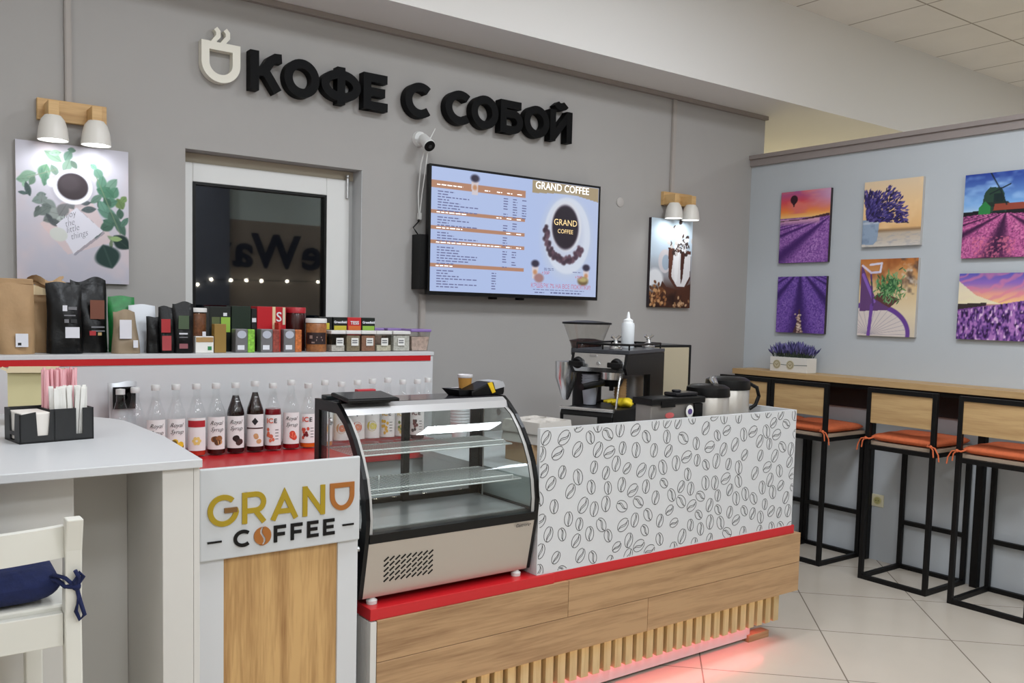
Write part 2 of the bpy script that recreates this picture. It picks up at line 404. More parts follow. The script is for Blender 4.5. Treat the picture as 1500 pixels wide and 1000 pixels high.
# back wall with window opening
WX0, WX1, WZ0, WZ1 = 1.204, 2.08, .95, 2.187
mb = MB(); mb.bx(XL, WX0, YB, 4.45, 0, ZB); mb.bx(WX1, 5.23, YB, 4.45, 0, ZB); mb.bx(WX0, WX1, YB, 4.45, WZ1, ZB); mb.bx(WX0, WX1, YB, 4.45, 0, WZ0)
struct('wall_back', mb, WALL)
struct('wall_upper', MB().bx(XL, XE, 3.752, 5.4, ZB, CEIL+.02), WHITE)
struct('wall_right', MB().bx(XR, XR+.1, .6, YB, 0, 2.55), WALLR)
mb = MB(); mb.bx(XR-.035, XR+.135, .58, YB-.001, 2.595, 2.622); mb.bx(XR-.02, XR+.12, .58, YB-.001, 2.548, 2.597)
struct('trim_1', mb, mat('partition_cap', (148, 138, 134), .6))
mb = MB(); mb.bx(XL, 5.23, YB-.03, YB-.002, 2.885, 2.911)
struct('trim_2', mb, mat('edge_trim', (150, 141, 135), .7))
mb = MB(); mb.bx(5.24, XE, 5.3, 5.4, 0, ZB); struct('wall_far', mb, CREAM)
mb = MB(); mb.bx(5.24, XE, 5.2, 5.3, 2.8, ZB-.001); struct('trim_3', mb, mat('far_cornice', (206, 196, 160), .8))
struct('wall_east', MB().bx(XE, XE+.1, YN, 5.4, 0, CEIL), WHITE)
struct('wall_left', MB().bx(XL-.1, XL, YN, 5.4, 0, CEIL), WHITE)
mb = MB(); mb.bx(XL, XE, YN-.1, YN, 0, 2.585); mb.m = 1; mb.bx(XL, XE, YN-.1, YN, 2.585, CEIL)
struct('wall_front', mb, [mat('front_wall', (150, 136, 120), .8), mat('front_wall_top', (205, 215, 208), .8)])
struct('trim_4', MB().bx(3.2, 3.86, YN+.001, YN+.12, 0, CEIL), mat('dark_pillar', (92, 94, 102), .7))
# letters of the shop sign on the opposite wall (seen mirrored in the window pane)
navy = mat('navy_letter', (20, 20, 34), .5)
for ch, x in (('e', 5.17), ('W', 4.84), ('a', 4.20), ('y', 3.90)):
    m = MB(); m.text(ch, .62, lambda u, v, d, x=x: (x-u, YN+.04+d, 1.99+v), off=.012, sx=1.0)
    n = len(m.v); fr0 = list(m.v); m.add([(p[0], YN+.005, p[2]) for p in fr0], [tuple(reversed(f)) for f in m.f])
    tag(build('sign_letter', m, navy), 'dark letter %s of the sign mirrored in the window pane' % ch, 'letter', 'letters mirrored in the window')

# window
win = bpy.data.objects.new('window_1', None); COL.objects.link(win); win.location = (1.64, 4.25, 1.5); WM['window_1'] = Matrix.Translation(Vector((1.64, 4.25, 1.5)))
win['kind'] = 'structure'
fy0, fy1 = 4.215, 4.27
gx0, gx1, gz1 = 1.262, 1.925, 2.055
m = MB(); m.bx(WX0, gx0, fy0, fy1, WZ0, WZ1-.045); m.bx(gx1, WX1-.03, fy0, fy1, WZ0, WZ1-.045); m.bx(gx0, gx1, fy0, fy1, gz1, WZ1-.045); m.bx(gx0, gx1, fy0, fy1, WZ0, WZ0+.08)
build('window_frame', m, PVC, win, bevel=.004)
m = MB(); q = .008
for a in ((gx0, gx0+.012, gz1-.01, WZ0+.08), (gx1-.012, gx1, gz1-.01, WZ0+.08)): m.bx(a[0], a[1], fy0-.003, fy1, a[3], a[2])
m.bx(gx0, gx1, fy0-.003, fy1, gz1-.012, gz1)
build('gasket', m, BLK, win)
m = MB(); m.bx(gx0, gx1, 4.235, 4.241, WZ0+.08, gz1); build('glass_pane', m, thin_glass('window_glass', (190, 195, 195), 1, 1.95), win)
m = MB(); m.cyl((WX1-.045, fy0-.008, 2.05), (WX1-.045, fy0-.008, 2.15), .009); m.cyl((WX1-.045, fy0-.008, 2.155), (WX1-.045, fy0-.008, 2.165), .011)
build('hinge', m, ALU, win, smooth=40)
m = MB(); m.bx(WX0+.001, WX1-.001, 4.228, 4.3, WZ1-.046, WZ1-.001); build('window_head_lining', m, mat('head_lining', (186, 176, 158), .8), win)
m = MB(); m.bx(WX1-.004, WX1-.0005, 4.131, 4.26, WZ0, WZ1-.001); build('window_reveal', m, mat('reveal_lit_tone', (196, 197, 197), .7), win)  # jamb sheet in a lighter colour that stands in for light falling on it
m = MB(); m.bx(WX1-.03, WX1-.004, 4.235, 4.28, WZ0, WZ1-.045); build('window_gap_filler', m, mat('filler_grey', (190, 190, 188), .8), win)
# string of bulbs along the opposite wall, seen mirrored in the pane
yS = YN+.135
t = thing('string_lights', 'row of tiny lit bulbs mirrored in the window pane below the dark letters', 'string lights', (4.2, yS, 1.76))
pts = [(3.3, 1.72), (3.45, 1.73), (3.62, 1.80), (3.87, 1.80), (4.07, 1.807), (4.27, 1.807), (4.62, 1.816), (5.06, 1.824), (5.4, 1.83)]
m = MB().tube([(a, yS-.009, b) for a, b in pts], .004, 5)
for x in (3.95, 5.3): m.cyl((x, yS-.009, 1.81), (x, YN+.0005, 1.81), .005, n=6)
build('wire', m, BLK, t)
for a, b in pts[1:-1]: build('bulb', MB().sphere((a, yS+.006, b-.004), .02, 8, 6), mat('bulb_glow', (255, 245, 225), emit=(255, 245, 225), es=30), t)

# cable ducts on the wall
for x, z0, z1, wd, lb in ((.729, 2.312, 2.884, .026, 'narrow grey cable duct running up from the lamp over the white coffee-cup canvas'),
                        (4.30, 2.288, 2.884, .034, 'narrow grey cable duct running up from the lamp over the mug canvas'),
                        (2.437, .9, 1.575, .036, 'grey cable duct on the wall below the black box beside the screen')):
    m = MB(); m.bx(x-wd/2, x+wd/2, YB-.016, YB-.001, z0, z1); m.bx(x-wd/2+.004, x+wd/2-.004, YB-.019, YB-.016, z0, z1)
    tag(build('cable_duct', m, mat('duct_grey', (170, 163, 157), .6)), lb, 'cable duct', 'cable ducts on the wall')
m = MB(); m.lathe([(.0, 0), (.028, 0), (.03, .003), (.024, .006), (.0, .006)], n=20)
m.v = [(3.854+a, YB-.001-c, 2.19+b) for a, b, c in m.v]
tag(build('round_plate', m, mat('cap_paint', (186, 181, 176), .7), smooth=30), 'small round cover plate on the wall between screen and wall lamp', 'cover plate')

# ================================================================== SIGN
MBLK = mat('sign_black', (3, 3, 4), .6, spec=.16)
spec = [('К', 1.478, .155), ('О', 1.640, .178), ('Ф', 1.826, .212), ('Е', 2.050, .138), ('С', 2.286, .162), ('С', 2.528, .168), ('О', 2.693, .18), ('Б', 2.886, .158), ('О', 3.050, .182), ('Й', 3.236, .168)]
nth = {0: 'first letter', 1: 'second letter', 2: 'third letter', 3: 'fourth letter', 4: 'lone middle letter', 5: 'first letter of the last word', 6: 'second letter of the last word', 7: 'third letter of the last word', 8: 'fourth letter of the last word', 9: 'final letter'}
for i, (ch, x, wd) in enumerate(spec):
    m = MB(); g, st = glyph(ch, .235); hh = .178; sx = wd/(g*hh)
    for k, (pts, cl) in enumerate(st): m.stroke([(p[0]*hh*sx, p[1]*hh) for p in pts], .235*hh, FB(x, YB, 2.482), .006+.0004*k, .058-.0006*k, cl)
    for zz in (.3, .7): m.bx(x+wd*.1, x+wd*.16, YB-.008, YB-.0005, 2.482+hh*zz-.005, 2.482+hh*zz+.005)
    tag(build('sign_letter', m, MBLK, smooth=35), 'black raised letter %s on grey wall, %s of the sign' % (ch, nth[i]), 'letter', 'black letters of the wall sign')
m = MB(); fr = FB(1.262, YB, 2.49)
m.stroke([(.0175, .158), (.1575, .158), (.1575, .085)]+arc(.0875, .085, .07, .068, 0, -180, 18)+[], .035, fr, .002, .045, True)
for dx in (0, .043): m.stroke([(.052+dx, .17), (.066+dx, .19), (.078+dx, .205), (.078+dx, .225), (.066+dx, .238)], .02, fr, .002, .035)
tag(build('cup_emblem', m, mat('cream_emblem', (232, 228, 214), .5), smooth=35), 'cream white coffee cup emblem with two steam wisps beside the black letters', 'sign')

# ================================================================== WALL LAMPS
SHADE = mat('shade_white', (226, 222, 214), .4); GLOW = mat('lamp_glow', (255, 255, 255), emit=(245, 250, 255), es=6)
def wall_lamp(x0, shades, ztop, lb, pw):
    t = thing('wall_lamp', lb, 'wall lamp', (x0+.13, YB, ztop-.04), group='wall lamps over canvases')
    build('back_plate', MB().bx(x0, x0+.262, YB-.028, YB-.001, ztop-.086, ztop), PINE, t, bevel=.002)
    for x in shades:
        build('arm', MB().bx(x-.02, x+.02, YB-.125, YB-.02, ztop-.084, ztop-.022), PINE, t, bevel=.003)
        zb = ztop-.176
        s = build('shade', MB().lathe([(.0, .098), (.03, .098), (.044, .08), (.053, .05), (.0585, 0), (.0555, 0), (.05, .05), (.04, .077), (.0, .09)], (x, YB-.1, zb), 24), SHADE, t, smooth=40)
        build('bulb', MB().lathe([(.0, .012), (.05, .012), (.05, .016), (.0, .022)], (x, YB-.1, zb), 20), GLOW, s)
        sp = bpy.data.lights.new('lamp_spot', 'SPOT'); sp.energy = pw; sp.color = (.93, .97, 1); sp.spot_size = math.radians(158); sp.spot_blend = .5; sp.shadow_soft_size = .045
        so = bpy.data.objects.new('lamp_spot', sp); COL.objects.link(so); so.location = (x, YB-.1, zb+.004)
    return t
wall_lamp(.610, (.655, .815), 2.312, 'two-shade wooden wall lamp shining on the white coffee-cup canvas', 1.5)
wall_lamp(4.212, (4.185+.05, 4.39), 2.29, 'two-shade wooden wall lamp shining on the chocolate mug canvas', 1.6)

# ================================================================== PICTURES
CSIDE = mat('canvas_side', (190, 186, 182), .8)
CSIDED = mat('canvas_side_dark', (52, 44, 48), .8)
def canvas(P, fr, wd, ht, lb, side=CSIDE, extra=None):
    m = MB(); m.prism([(0, 0), (wd, 0), (wd, ht), (0, ht)], fr, .001, .024)
    o = tag(build('canvas_print', m, side), lb, 'canvas print', 'canvas prints on the walls')
    build('printed_picture', P.mesh(fr, wd, .0246), PRINT, o)
    if extra: extra(o)
    return o
LAV = (104, 70, 158); LAVD = (44, 26, 74)
# 1 flat lay with coffee cup
W_, H_ = .427, .565
P = Paint(W_, H_, 150); P.grad([(0, (186, 184, 196)), (.5, (200, 196, 206)), (1, (206, 204, 214))])
P.put((P.noise(4, seed=3)-.45)*1.5, (220, 198, 198))
rr = random.Random(5)
P.poly([(.2, .55), (.44, .27), (.86, .42), (.66, .8), (.4, .78)], (226, 196, 190), .5)
for (x, y, l, wd, r, c) in [(.32, 1.2, .15, .08, -30, (150, 186, 158)), (.45, 1.22, .1, .07, 60, (120, 160, 140)), (.44, 1.12, .12, .08, 70, (140, 172, 150)), (.24, 1.05, .13, .1, 70, (120, 172, 130)), (.33, 1.07, .1, .06, -60, (130, 160, 140)),
     (.1, 1.0, .13, .08, 20, (150, 190, 160)), (.06, .96, .1, .07, 10, (140, 180, 150)), (.1, .87, .12, .05, -75, (66, 84, 82)), (.25, .98, .12, .06, 80, (100, 150, 120)), (.72, 1.08, .1, .08, -60, (110, 160, 135)), (.75, .98, .14, .09, 80, (96, 150, 122)),
     (.84, .98, .14, .08, 50, (120, 164, 140)), (.86, .9, .12, .09, 60, (84, 140, 110)), (.78, .9, .14, .1, -20, (70, 130, 98)), (.7, .83, .12, .06, 40, (104, 140, 120)), (.92, .8, .1, .09, -60, (110, 140, 76)), (.82, .8, .14, .09, 20, (80, 136, 108)), (.8, .7, .16, .1, -20, (96, 146, 124)),
     (.86, .64, .14, .1, -60, (72, 112, 92)), (.8, .57, .13, .09, 30, (60, 100, 80)), (.92, .57, .16, .08, -60, (66, 104, 86)), (.72, .5, .12, .04, 60, (80, 110, 96)), (.63, .72, .12, .06, 10, (86, 96, 100)), (.86, .44, .12, .05, -30, (150, 170, 130)),
     (.66, .46, .09, .03, 40, (90, 120, 100)), (.3, .62, .14, .1, 30, (120, 126, 124)), (.2, .78, .12, .08, 20, (140, 156, 150)), (.28, .74, .12, .09, -30, (150, 160, 156)), (.34, .66, .14, .1, -10, (170, 176, 172)), (.24, .68, .12, .08, 40, (120, 130, 126)), (.33, .57, .12, .06, -20, (84, 88, 92)), (.4, .7, .12, .1, 60, (136, 134, 136)), (.18, .66, .1, .05, 60, (110, 120, 116))]:
    c = tuple(np.array(c)*.72+np.array((120, 132, 128))*.24); P.leaf(x, y, l*1.25, wd*1.25, r, c, tuple(np.array(c)*.75)); P.leaf(x+rr.uniform(-.07, .07), y+rr.uniform(-.07, .07), l*.8, wd*.8, r+rr.uniform(-70, 70), tuple(np.array(c)*rr.uniform(.75, 1.2)), tuple(np.array(c)*.7))
P.line((.7, 1.05), (.92, .5), .008, (120, 140, 110)); P.line((.1, .98), (.35, 1.08), .007, (140, 150, 130))
P.poly([(.36, .53), (.5, .26), (.78, .5), (.54, .72)], (120, 118, 130), .5)
P.poly([(.34, .55), (.49, .28), (.76, .52), (.52, .73)], (222, 220, 230))
P.leaf(.8, .27, .26, .27, -70, (40, 62, 58), (70, 92, 84)); P.leaf(.93, .42, .2, .16, -40, (36, 56, 52), (60, 80, 72)); P.leaf(.88, .45, .12, .06, 0, (150, 176, 120))
P.ell(.36, .46, .08, .065, (208, 210, 204), -20)
P.ell(.49, .915, .185, .18, (150, 148, 158), 0, .05, .45)
P.ell(.49, .925, .175, .168, (246, 246, 252)); P.ell(.31, .95, .05, .045, (226, 226, 236)); P.ell(.49, .93, .145, .137, (206, 206, 216)); P.ell(.49, .93, .137, .128, (66, 58, 62)); P.ell(.46, .96, .09, .08, (84, 76, 80), 0, .05, .6)
def note(o):
    m = MB(); a = math.radians(20)
    for k, (tx, dx, dy) in enumerate((('enjoy', .375, .60), ('the', .42, .535), ('little', .43, .475), ('things', .47, .415))):
        m.text(tx, .037, lambda u, v, d, dx=dx, dy=dy: FB(.530, YB, 1.571)(dx*W_+u*math.cos(a)-v*math.sin(a), dy*W_+u*math.sin(a)+v*math.cos(a), .0252), shear=.4, sx=.8, off=-.0007)
    build('handwritten_words', m, mat('grey_ink', (90, 88, 100), .6), o)
canvas(P, FB(.530, YB, 1.571), W_, H_, 'pale canvas of a black coffee cup among green leaves and a note card', extra=note)
# 2 chocolate mug
W_, H_ = .384, .572
P = Paint(W_, H_, 110); P.grad([(0, (40, 24, 20)), (.2, (70, 44, 34)), (.35, (150, 150, 156)), (.6, (190, 206, 220)), (1, (206, 224, 236))])
P.ell(.12, .45, .2, .2, (226, 228, 232), 0, .06); P.poly([(.1, 0), (1, 0), (1, .42), (.7, .3), (.4, .35), (.3, .45)], (78, 46, 32)); P.put((P.noise(6, seed=4)-.45)*(P.Y < .4)*2, (30, 18, 16))
P.ell(.35, .78, .16, .2, (205, 200, 204)); P.ell(.37, .76, .09, .13, (160, 176, 192))
P.poly([(.42, 1.02), (.98, .98), (.99, .5), (.86, .33), (.62, .33), (.45, .5)], (84, 50, 40))
P.poly([(.47, .95), (.98, .92), (.97, .55), (.84, .36), (.66, .36), (.52, .52)], (226, 224, 226)); P.poly([(.56, .88), (.7, .96), (.66, .45), (.6, .42)], (236, 236, 238))
P.poly([(.73, 1.0), (.84, .98), (.79, .5), (.755, .4), (.735, .55)], (72, 40, 32)); P.poly([(.46, 1.0), (.56, .98), (.53, .7), (.5, .5), (.45, .7)], (96, 58, 44))
for k in range(46):
    P.ell(.72+rr.gauss(0, .12), 1.12+rr.gauss(0, .12), .045, .035, rr.choice([(238, 238, 240), (222, 224, 228), (206, 200, 196), (60, 44, 40), (240, 240, 244)]), rr.uniform(0, 180))
for k in range(22): P.leaf(.7+rr.gauss(0, .13), 1.05+rr.gauss(0, .06), .09, .025, rr.uniform(0, 180), (54, 40, 36))
for k in range(70): P.ell(.2+rr.gauss(0, .12), .2+rr.gauss(0, .1), .035, .025, rr.choice([(150, 102, 64), (196, 150, 104), (110, 68, 40), (84, 50, 32)]), rr.uniform(0, 180))
for k in range(40): P.ell(.75+rr.gauss(0, .1), .06+rr.gauss(0, .05), .03, .02, rr.choice([(150, 112, 80), (196, 160, 124), (66, 40, 30)]), rr.uniform(0, 180))
canvas(P, FB(4.113, YB, 1.545), W_, H_, 'narrow canvas of a white mug of chocolate topped with cream', CSIDED)
def rows(P, yh, vx, k, ph=0, c1=LAV, c2=LAVD, seed=1, hi=(150, 118, 190)):
    Z = np.maximum(yh-P.Y, .004); t = (P.X-vx)/Z; s_ = .5+.5*np.sin(t*k+ph); msk = (P.Y < yh)
    n = P.noise(60, 60, seed, 2)
    P.put(msk, c1); P.put(msk*np.clip(1.6*(s_-.45), 0, 1), c2); P.put(msk*np.clip((n-.5)*3, 0, 1)*(1-s_), hi); P.put(msk*np.clip((.45-n)*3, 0, 1)*.6, c2)
# 3 balloon over field
W_, H_ = .382, .475
P = Paint(W_, H_, 110); P.grad([(0, LAVD), (.6, (150, 110, 170)), (.64, (250, 196, 120)), (.72, (244, 140, 70)), (.85, (220, 80, 90)), (1, (170, 90, 150))])
P.put((P.noise(3, 8, 8)-.4)*2.5*(P.Y > .85), (230, 120, 110)); P.put(np.clip((P.X-.45)*2, 0, 1)*np.clip((P.Y-.85)*4, 0, 1)*.8, (206, 170, 206))
rows(P, .78, 1.02, 3.4, .4, (150, 96, 176), (66, 34, 100), 3, (196, 150, 210)); P.put((P.Y < .76)*(P.Y > .66)*(P.X < .8)*np.clip((P.Y-.64)*12, 0, 1), (214, 160, 190))
P.poly([(0, .74), (.45, .755), (1, .83), (1, .78), (.5, .74), (0, .725)], (80, 50, 60))
P.ell(.27, 1.1, .075, .075, (58, 30, 40)); P.poly([(.21, 1.07), (.33, 1.07), (.285, 1.0), (.255, 1.0)], (58, 30, 40)); P.ell(.27, .985, .014, .012, (40, 24, 30))
canvas(P, FR(XR, 3.848, 1.866), W_, H_, 'canvas of a dark hot-air balloon in an orange sky over lavender rows', CSIDED)
# 4 field with path
W_, H_ = .378, .376
P = Paint(W_, H_, 110); P.C[:] = (120, 96, 170); rows(P, 1.12, .47, 6.3, 1.6, (112, 76, 166), (52, 30, 92), 5); P.poly([(.36, 0), (.56, 0), (.52, .2), (.49, .42), (.47, .42), (.44, .2)], (84, 56, 60))
for k in range(40): P.ell(.47+rr.gauss(0, .03), rr.uniform(0, .33), .02, .014, rr.choice([(206, 176, 160), (150, 120, 110), (226, 206, 190)]))
canvas(P, FR(XR, 3.845, 1.398), W_, H_, 'squarish canvas of purple lavender rows with a stony path, above the potted lavender', CSIDED)
# 5 lavender in a bucket
W_, H_ = .38, .40
P = Paint(W_, H_, 110); P.grad([(0, (214, 206, 196)), (.2, (196, 180, 160)), (.24, (150, 120, 90)), (.28, (232, 186, 130)), (.6, (238, 200, 150)), (1, (228, 204, 172))]); P.put((P.noise(5, seed=9)-.5)*1.6*(P.Y > .28), (250, 216, 168))
P.put((P.noise(10, 30, 12)-.5)*2*(P.Y < .22), (160, 160, 170))
P.poly([(.0, .04), (.0, .44), (.3, .44), (.27, .1), (.2, .03)], (150, 168, 190)); P.poly([(0, .36), (.29, .37), (.29, .4), (0, .4)], (186, 196, 210)); P.put((P.noise(12, seed=2)-.5)*2*(P.X < .28)*(P.Y < .44)*(P.Y > .05), (112, 130, 156))
for k in range(800):
    a = rr.uniform(-6, 100); l = rr.uniform(.05, .66)*(1-.22*(a > 60)); x = .08+l*math.cos(math.radians(a))*1.05; y = .42+l*math.sin(math.radians(a))*.95
    P.leaf(x, y, .085, .028, a+rr.uniform(-30, 30), rr.choice([(56, 46, 100), (70, 60, 128), (40, 34, 66), (96, 84, 150)]))
canvas(P, FR(XR, 3.228, 1.948), W_, H_, 'canvas of dark lavender bunched in a blue-grey bucket on beige ground')
# 6 bicycle
W_, H_ = .378, .473
P = Paint(W_, H_, 110); P.grad([(0, (214, 200, 180)), (.3, (232, 214, 180)), (.6, (224, 196, 150)), (1, (196, 120, 60))]); P.put((P.noise(5, seed=21)-.45)*2*(P.Y > .8), (150, 84, 46)); P.put((P.noise(8, seed=31)-.5)*3*(P.X > .7)*(P.Y > .6), (90, 72, 66)); P.put((P.noise(9, seed=33)-.55)*4*(P.X > .7)*(P.Y > .6), (236, 228, 216))
P.ell(.2, .12, .5, .45, (206, 190, 200), 0, .02); P.ell(.2, .05, .72, .5, (108, 70, 150)); P.ell(.2, .04, .65, .43, (222, 210, 204))
for k in range(18): a = math.radians(k*10); P.line((.2, .02), (.2+.65*math.cos(a), .04+.43*math.sin(a)), .007, (170, 160, 170))
P.poly([(.02, .4), (.02, 1.2), (.12, .98), (.3, .62), (.62, .52), (.5, .42)], (104, 70, 120)); P.line((.06, 1.0), (.28, .56), .05, (140, 100, 190)); P.line((.24, .5), (.2, 0), .06, (116, 76, 160)); P.line((.2, 1.0), (.26, .5), .03, (90, 60, 120))
P.poly([(.25, .62), (.55, .46), (.72, .6), (.4, .72)], (100, 62, 60))
for k in range(240): P.leaf(.55+rr.gauss(0, .11), .78+rr.gauss(0, .1), .1, .025, rr.uniform(20, 150), rr.choice([(70, 120, 72), (100, 150, 92), (50, 92, 60), (130, 172, 120)]))
P.line((.04, 1.15), (.2, 1.03), .035, (226, 214, 236)); P.line((.2, 1.03), (.36, 1.04), .035, (214, 206, 230)); P.line((.36, 1.04), (.38, 1.18), .035, (226, 220, 236)); P.line((.38, 1.18), (.18, 1.16), .035, (226, 220, 236))
canvas(P, FR(XR, 3.228, 1.399), W_, H_, 'canvas of a purple bicycle with green plants in its basket')
# 7 windmill
W_, H_ = .39, .468
P = Paint(W_, H_, 110); P.grad([(0, (60, 20, 60)), (.5, (150, 80, 130)), (.52, (190, 214, 236)), (.65, (120, 170, 226)), (1, (44, 66, 150))]); P.put((P.noise(4, 7, 41)-.45)*3*(P.Y > .7), (150, 190, 236))
rows(P, .64, .6, 3.6, 2.4, (190, 92, 150), (50, 22, 56), 7, (226, 140, 180)); P.poly([(0, .6), (.3, .63), (1, .6), (1, .66), (.7, .66), (.3, .68), (0, .66)], (30, 30, 34))
P.poly([(.24, .64), (.29, .92), (.36, 1.0), (.52, .98), (.56, .9), (.6, .64)], (44, 70, 56)); P.poly([(.42, .64), (.42, .9), (.54, .9), (.58, .64)], (28, 44, 44)); P.poly([(.28, .78), (.62, .78), (.66, .72), (.22, .72)], (38, 50, 44))
P.poly([(.22, .62), (.22, .72), (.3, .8), (.38, .72), (.38, .62)], (50, 130, 70)); P.poly([(.42, .66), (.44, .76), (.88, .75), (.95, .67)], (150, 72, 56))
for q in ((.36, 1.2), (.64, 1.02), (.6, .74), (.36, .9)): P.line((.5, .96), q, .018, (30, 40, 44))
P.put((P.Y < .3)*(np.abs(P.X-.45) < .3)*np.clip((P.noise(40, seed=44)-.45)*4, 0, 1)*.8, (226, 120, 150))
canvas(P, FR(XR, 2.6, 1.858), W_, H_, 'canvas of a green windmill above pink flower rows', CSIDED)
# 8 sunset field
W_, H_ = .40, .372
P = Paint(W_, H_, 110); P.grad([(0, (60, 36, 90)), (.5, (120, 70, 140)), (.55, (250, 206, 140)), (.7, (236, 160, 150)), (.85, (150, 110, 190)), (1, (96, 92, 180))])
t_ = P.noise(3, 3, 51); s_ = np.sin((P.Y*1.2-P.X*.5+t_*.5)*40); P.put((P.Y > .52)*np.clip(s_, 0, 1)*.6, (226, 130, 160)); P.poly([(0, .5), (0, .82), (.25, .62), (.6, .5)], (238, 230, 196), .9); P.poly([(0, .42), (.4, .48), (.4, .52), (0, .5)], (60, 50, 50))
n = P.noise(30, 18, 55, 2); edge = .40+.17*P.X; mk = (P.Y < edge); P.put(mk, (104, 66, 140)); P.put(mk*np.clip((n-.45)*4, 0, 1), (176, 120, 190)); P.put(mk*np.clip((.45-n)*5, 0, 1), (48, 26, 66)); P.put(mk*np.clip((P.noise(50, 20, 58, 1)-.7)*5, 0, 1), (226, 190, 226))
canvas(P, FR(XR, 2.6, 1.401), W_, H_, 'canvas of a lavender meadow under a streaked pink sunset sky', CSIDED)
del P

# ================================================================== SECURITY CAMERA
t = thing('security_camera', 'small white bullet security camera on the wall above the screen', 'security camera', (2.41, YB, 2.36))
m = MB(); m.cyl((2.405, YB-.001, 2.385), (2.405, YB-.02, 2.385), .042, .036, 24); build('wall_mount', m, PVC, t, smooth=35)
m = MB(); m.cyl((2.405, YB-.02, 2.385), (2.41, YB-.065, 2.37), .012); m.sphere((2.41, YB-.066, 2.37), .02); build('joint', m, PVC, t, smooth=40)
m = MB(); m.cyl((2.398, YB-.05, 2.384), (2.40, YB-.118, 2.334), .026, .033, 24); build('body', m, PVC, t, smooth=35, bevel=.004)
m = MB(); m.cyl((2.4002, YB-.1183, 2.3338), (2.4004, YB-.123, 2.330), .030, .028, 24); m.m = 1; m.cyl((2.4004, YB-.123, 2.330), (2.4005, YB-.126, 2.328), .010, .009, 16); build('lens_face', m, [BLK, DARK], t, smooth=35)
m = MB(); m.cyl((2.418, YB-.085, 2.37), (2.455, YB-.08, 2.435), .003, .0022); build('antenna', m, PVC, t, smooth=40)
m = MB(); m.tube([(2.405, YB-.07, 2.345), (2.402, YB-.03, 2.25), (2.395, YB-.02, 2.1), (2.40, YB-.02, 2.0)], .004, 6); m.tube([(2.408, YB-.09, 2.335), (2.42, YB-.05, 2.23), (2.418, YB-.02, 2.1), (2.405, YB-.02, 1.99)], .004, 6); build('cable', m, PVC, t, smooth=60)
m = MB(); m.bx(2.395, 2.412, YB-.03, YB-.012, 1.965, 2.0); build('cable_plug', m, PVC, t)

# ================================================================== TELEVISION
TX0, TX1, TZ0, TZ1, TY = 2.412, 3.598, 1.572, 2.25, 4.03
t = thing('television', 'wall mounted flat screen showing the coffee menu', 'television', ((TX0+TX1)/2, YB, TZ0))
build('casing', MB().bx(TX0, TX1, TY, TY+.03, TZ0, TZ1).bx(TX0+.2, TX1-.2, TY+.03, TY+.055, TZ0+.06, TZ1-.2), BLK, t, bevel=.003)
m = MB(); b_ = .012
for a in ((TX0, TX0+b_, TZ0, TZ1), (TX1-b_, TX1, TZ0, TZ1), (TX0+b_, TX1-b_, TZ0, TZ0+.02), (TX0+b_, TX1-b_, TZ1-b_, TZ1)): m.bx(a[0], a[1], TY-.004, TY-.0001, a[2], a[3])
build('bezel', m, BLK, t)
m = MB(); m.bx(2.87, 2.9, TY+.055, YB-.001, TZ0-.012, TZ1-.25); m.bx(3.06, 3.09, TY+.055, YB-.001, TZ0-.012, TZ1-.25); m.bx(2.6, 3.4, TY+.07, YB-.001, 1.9, 1.95); build('mount_bracket', m, BLACK, t)
sw, sh = TX1-TX0-2*b_, TZ1-TZ0-b_-.02
P = Paint(sw, sh, 300); a_ = P.a
P.C[:] = (186, 204, 246); P.put(np.clip((P.X-.55)*1.4, 0, 1)*.5, (206, 212, 232)); P.put((P.noise(3, seed=61)-.5)*.5, (200, 214, 250))
def U(u, v): return (u, v*a_)
OR = (190, 140, 112)
bars = [.868, .655, .535, .412, .21]
P.poly([U(0, .89), U(.53, .825), U(.53, .78), U(0, .845)], OR) if 0 else None
for v, h_, u1 in ((.835, .06, .53), (.628, .03, .53), (.503, .03, .53), (.385, .03, .53), (.196, .03, .53)): P.poly([U(.0, v), U(u1, v), U(u1, v+h_), U(0, v+h_)], OR)
P.poly([U(.57, 1), U(1, 1), U(1, .87), U(.86, .905), U(.72, .905), U(.57, .885)], (176, 158, 126))
P.ell(.8, .52*a_, .165, .205, (200, 212, 236), 0, .05); P.ell(.8, .54*a_, .15, .19, (222, 230, 246)); P.ell(.79, .55*a_, .115, .145, (208, 216, 236), 0, .03)
for k in range(130):
    a = math.radians(rr.uniform(165, 330)); r = rr.uniform(.106, .138); P.ell(.785+r*math.cos(a), .55*a_+r*1.05*math.sin(a), .010, .008, rr.choice([(78, 56, 72), (104, 76, 90), (60, 42, 56)]), rr.uniform(0, 180))
P.ell(.79, .625*a_, .1, .125, (226, 230, 240)); P.ell(.785, .615*a_, .088, .112, (120, 112, 126)); P.ell(.785, .615*a_, .082, .105, (34, 22, 36))
for (u, v) in ((.235, .9), (.6, .23), (.93, .22)):
    P.poly([U(u-.016, v-.09), U(u+.016, v-.09), U(u+.02, v+.02), U(u-.02, v+.02)], (224, 214, 220)); P.ell(u, (v+.045)*a_, .024, .017, (50, 44, 66)); P.ell(u, (v-.03)*a_, .012, .012, (206, 150, 110))
P.ell(.625, .15*a_, .03, .022, (170, 130, 130)); P.ell(.91, .14*a_, .035, .022, (120, 100, 66)); P.ell(.91, .155*a_, .03, .012, (190, 176, 120))
scr = build('screen', P.mesh(FB(TX0+b_, TY-.0015, TZ0+.02), sw, .0), SCREEN, t)
fr = FB(TX0+b_, TY-.0015, TZ0+.02)
def tf(u, v): return lambda a, b, d: fr(u*sw+a, v*sh+b, .0006)
m = MB()
m.text('GRAND COFFEE', .058, tf(.588, .928), off=.0004, sx=.95); 
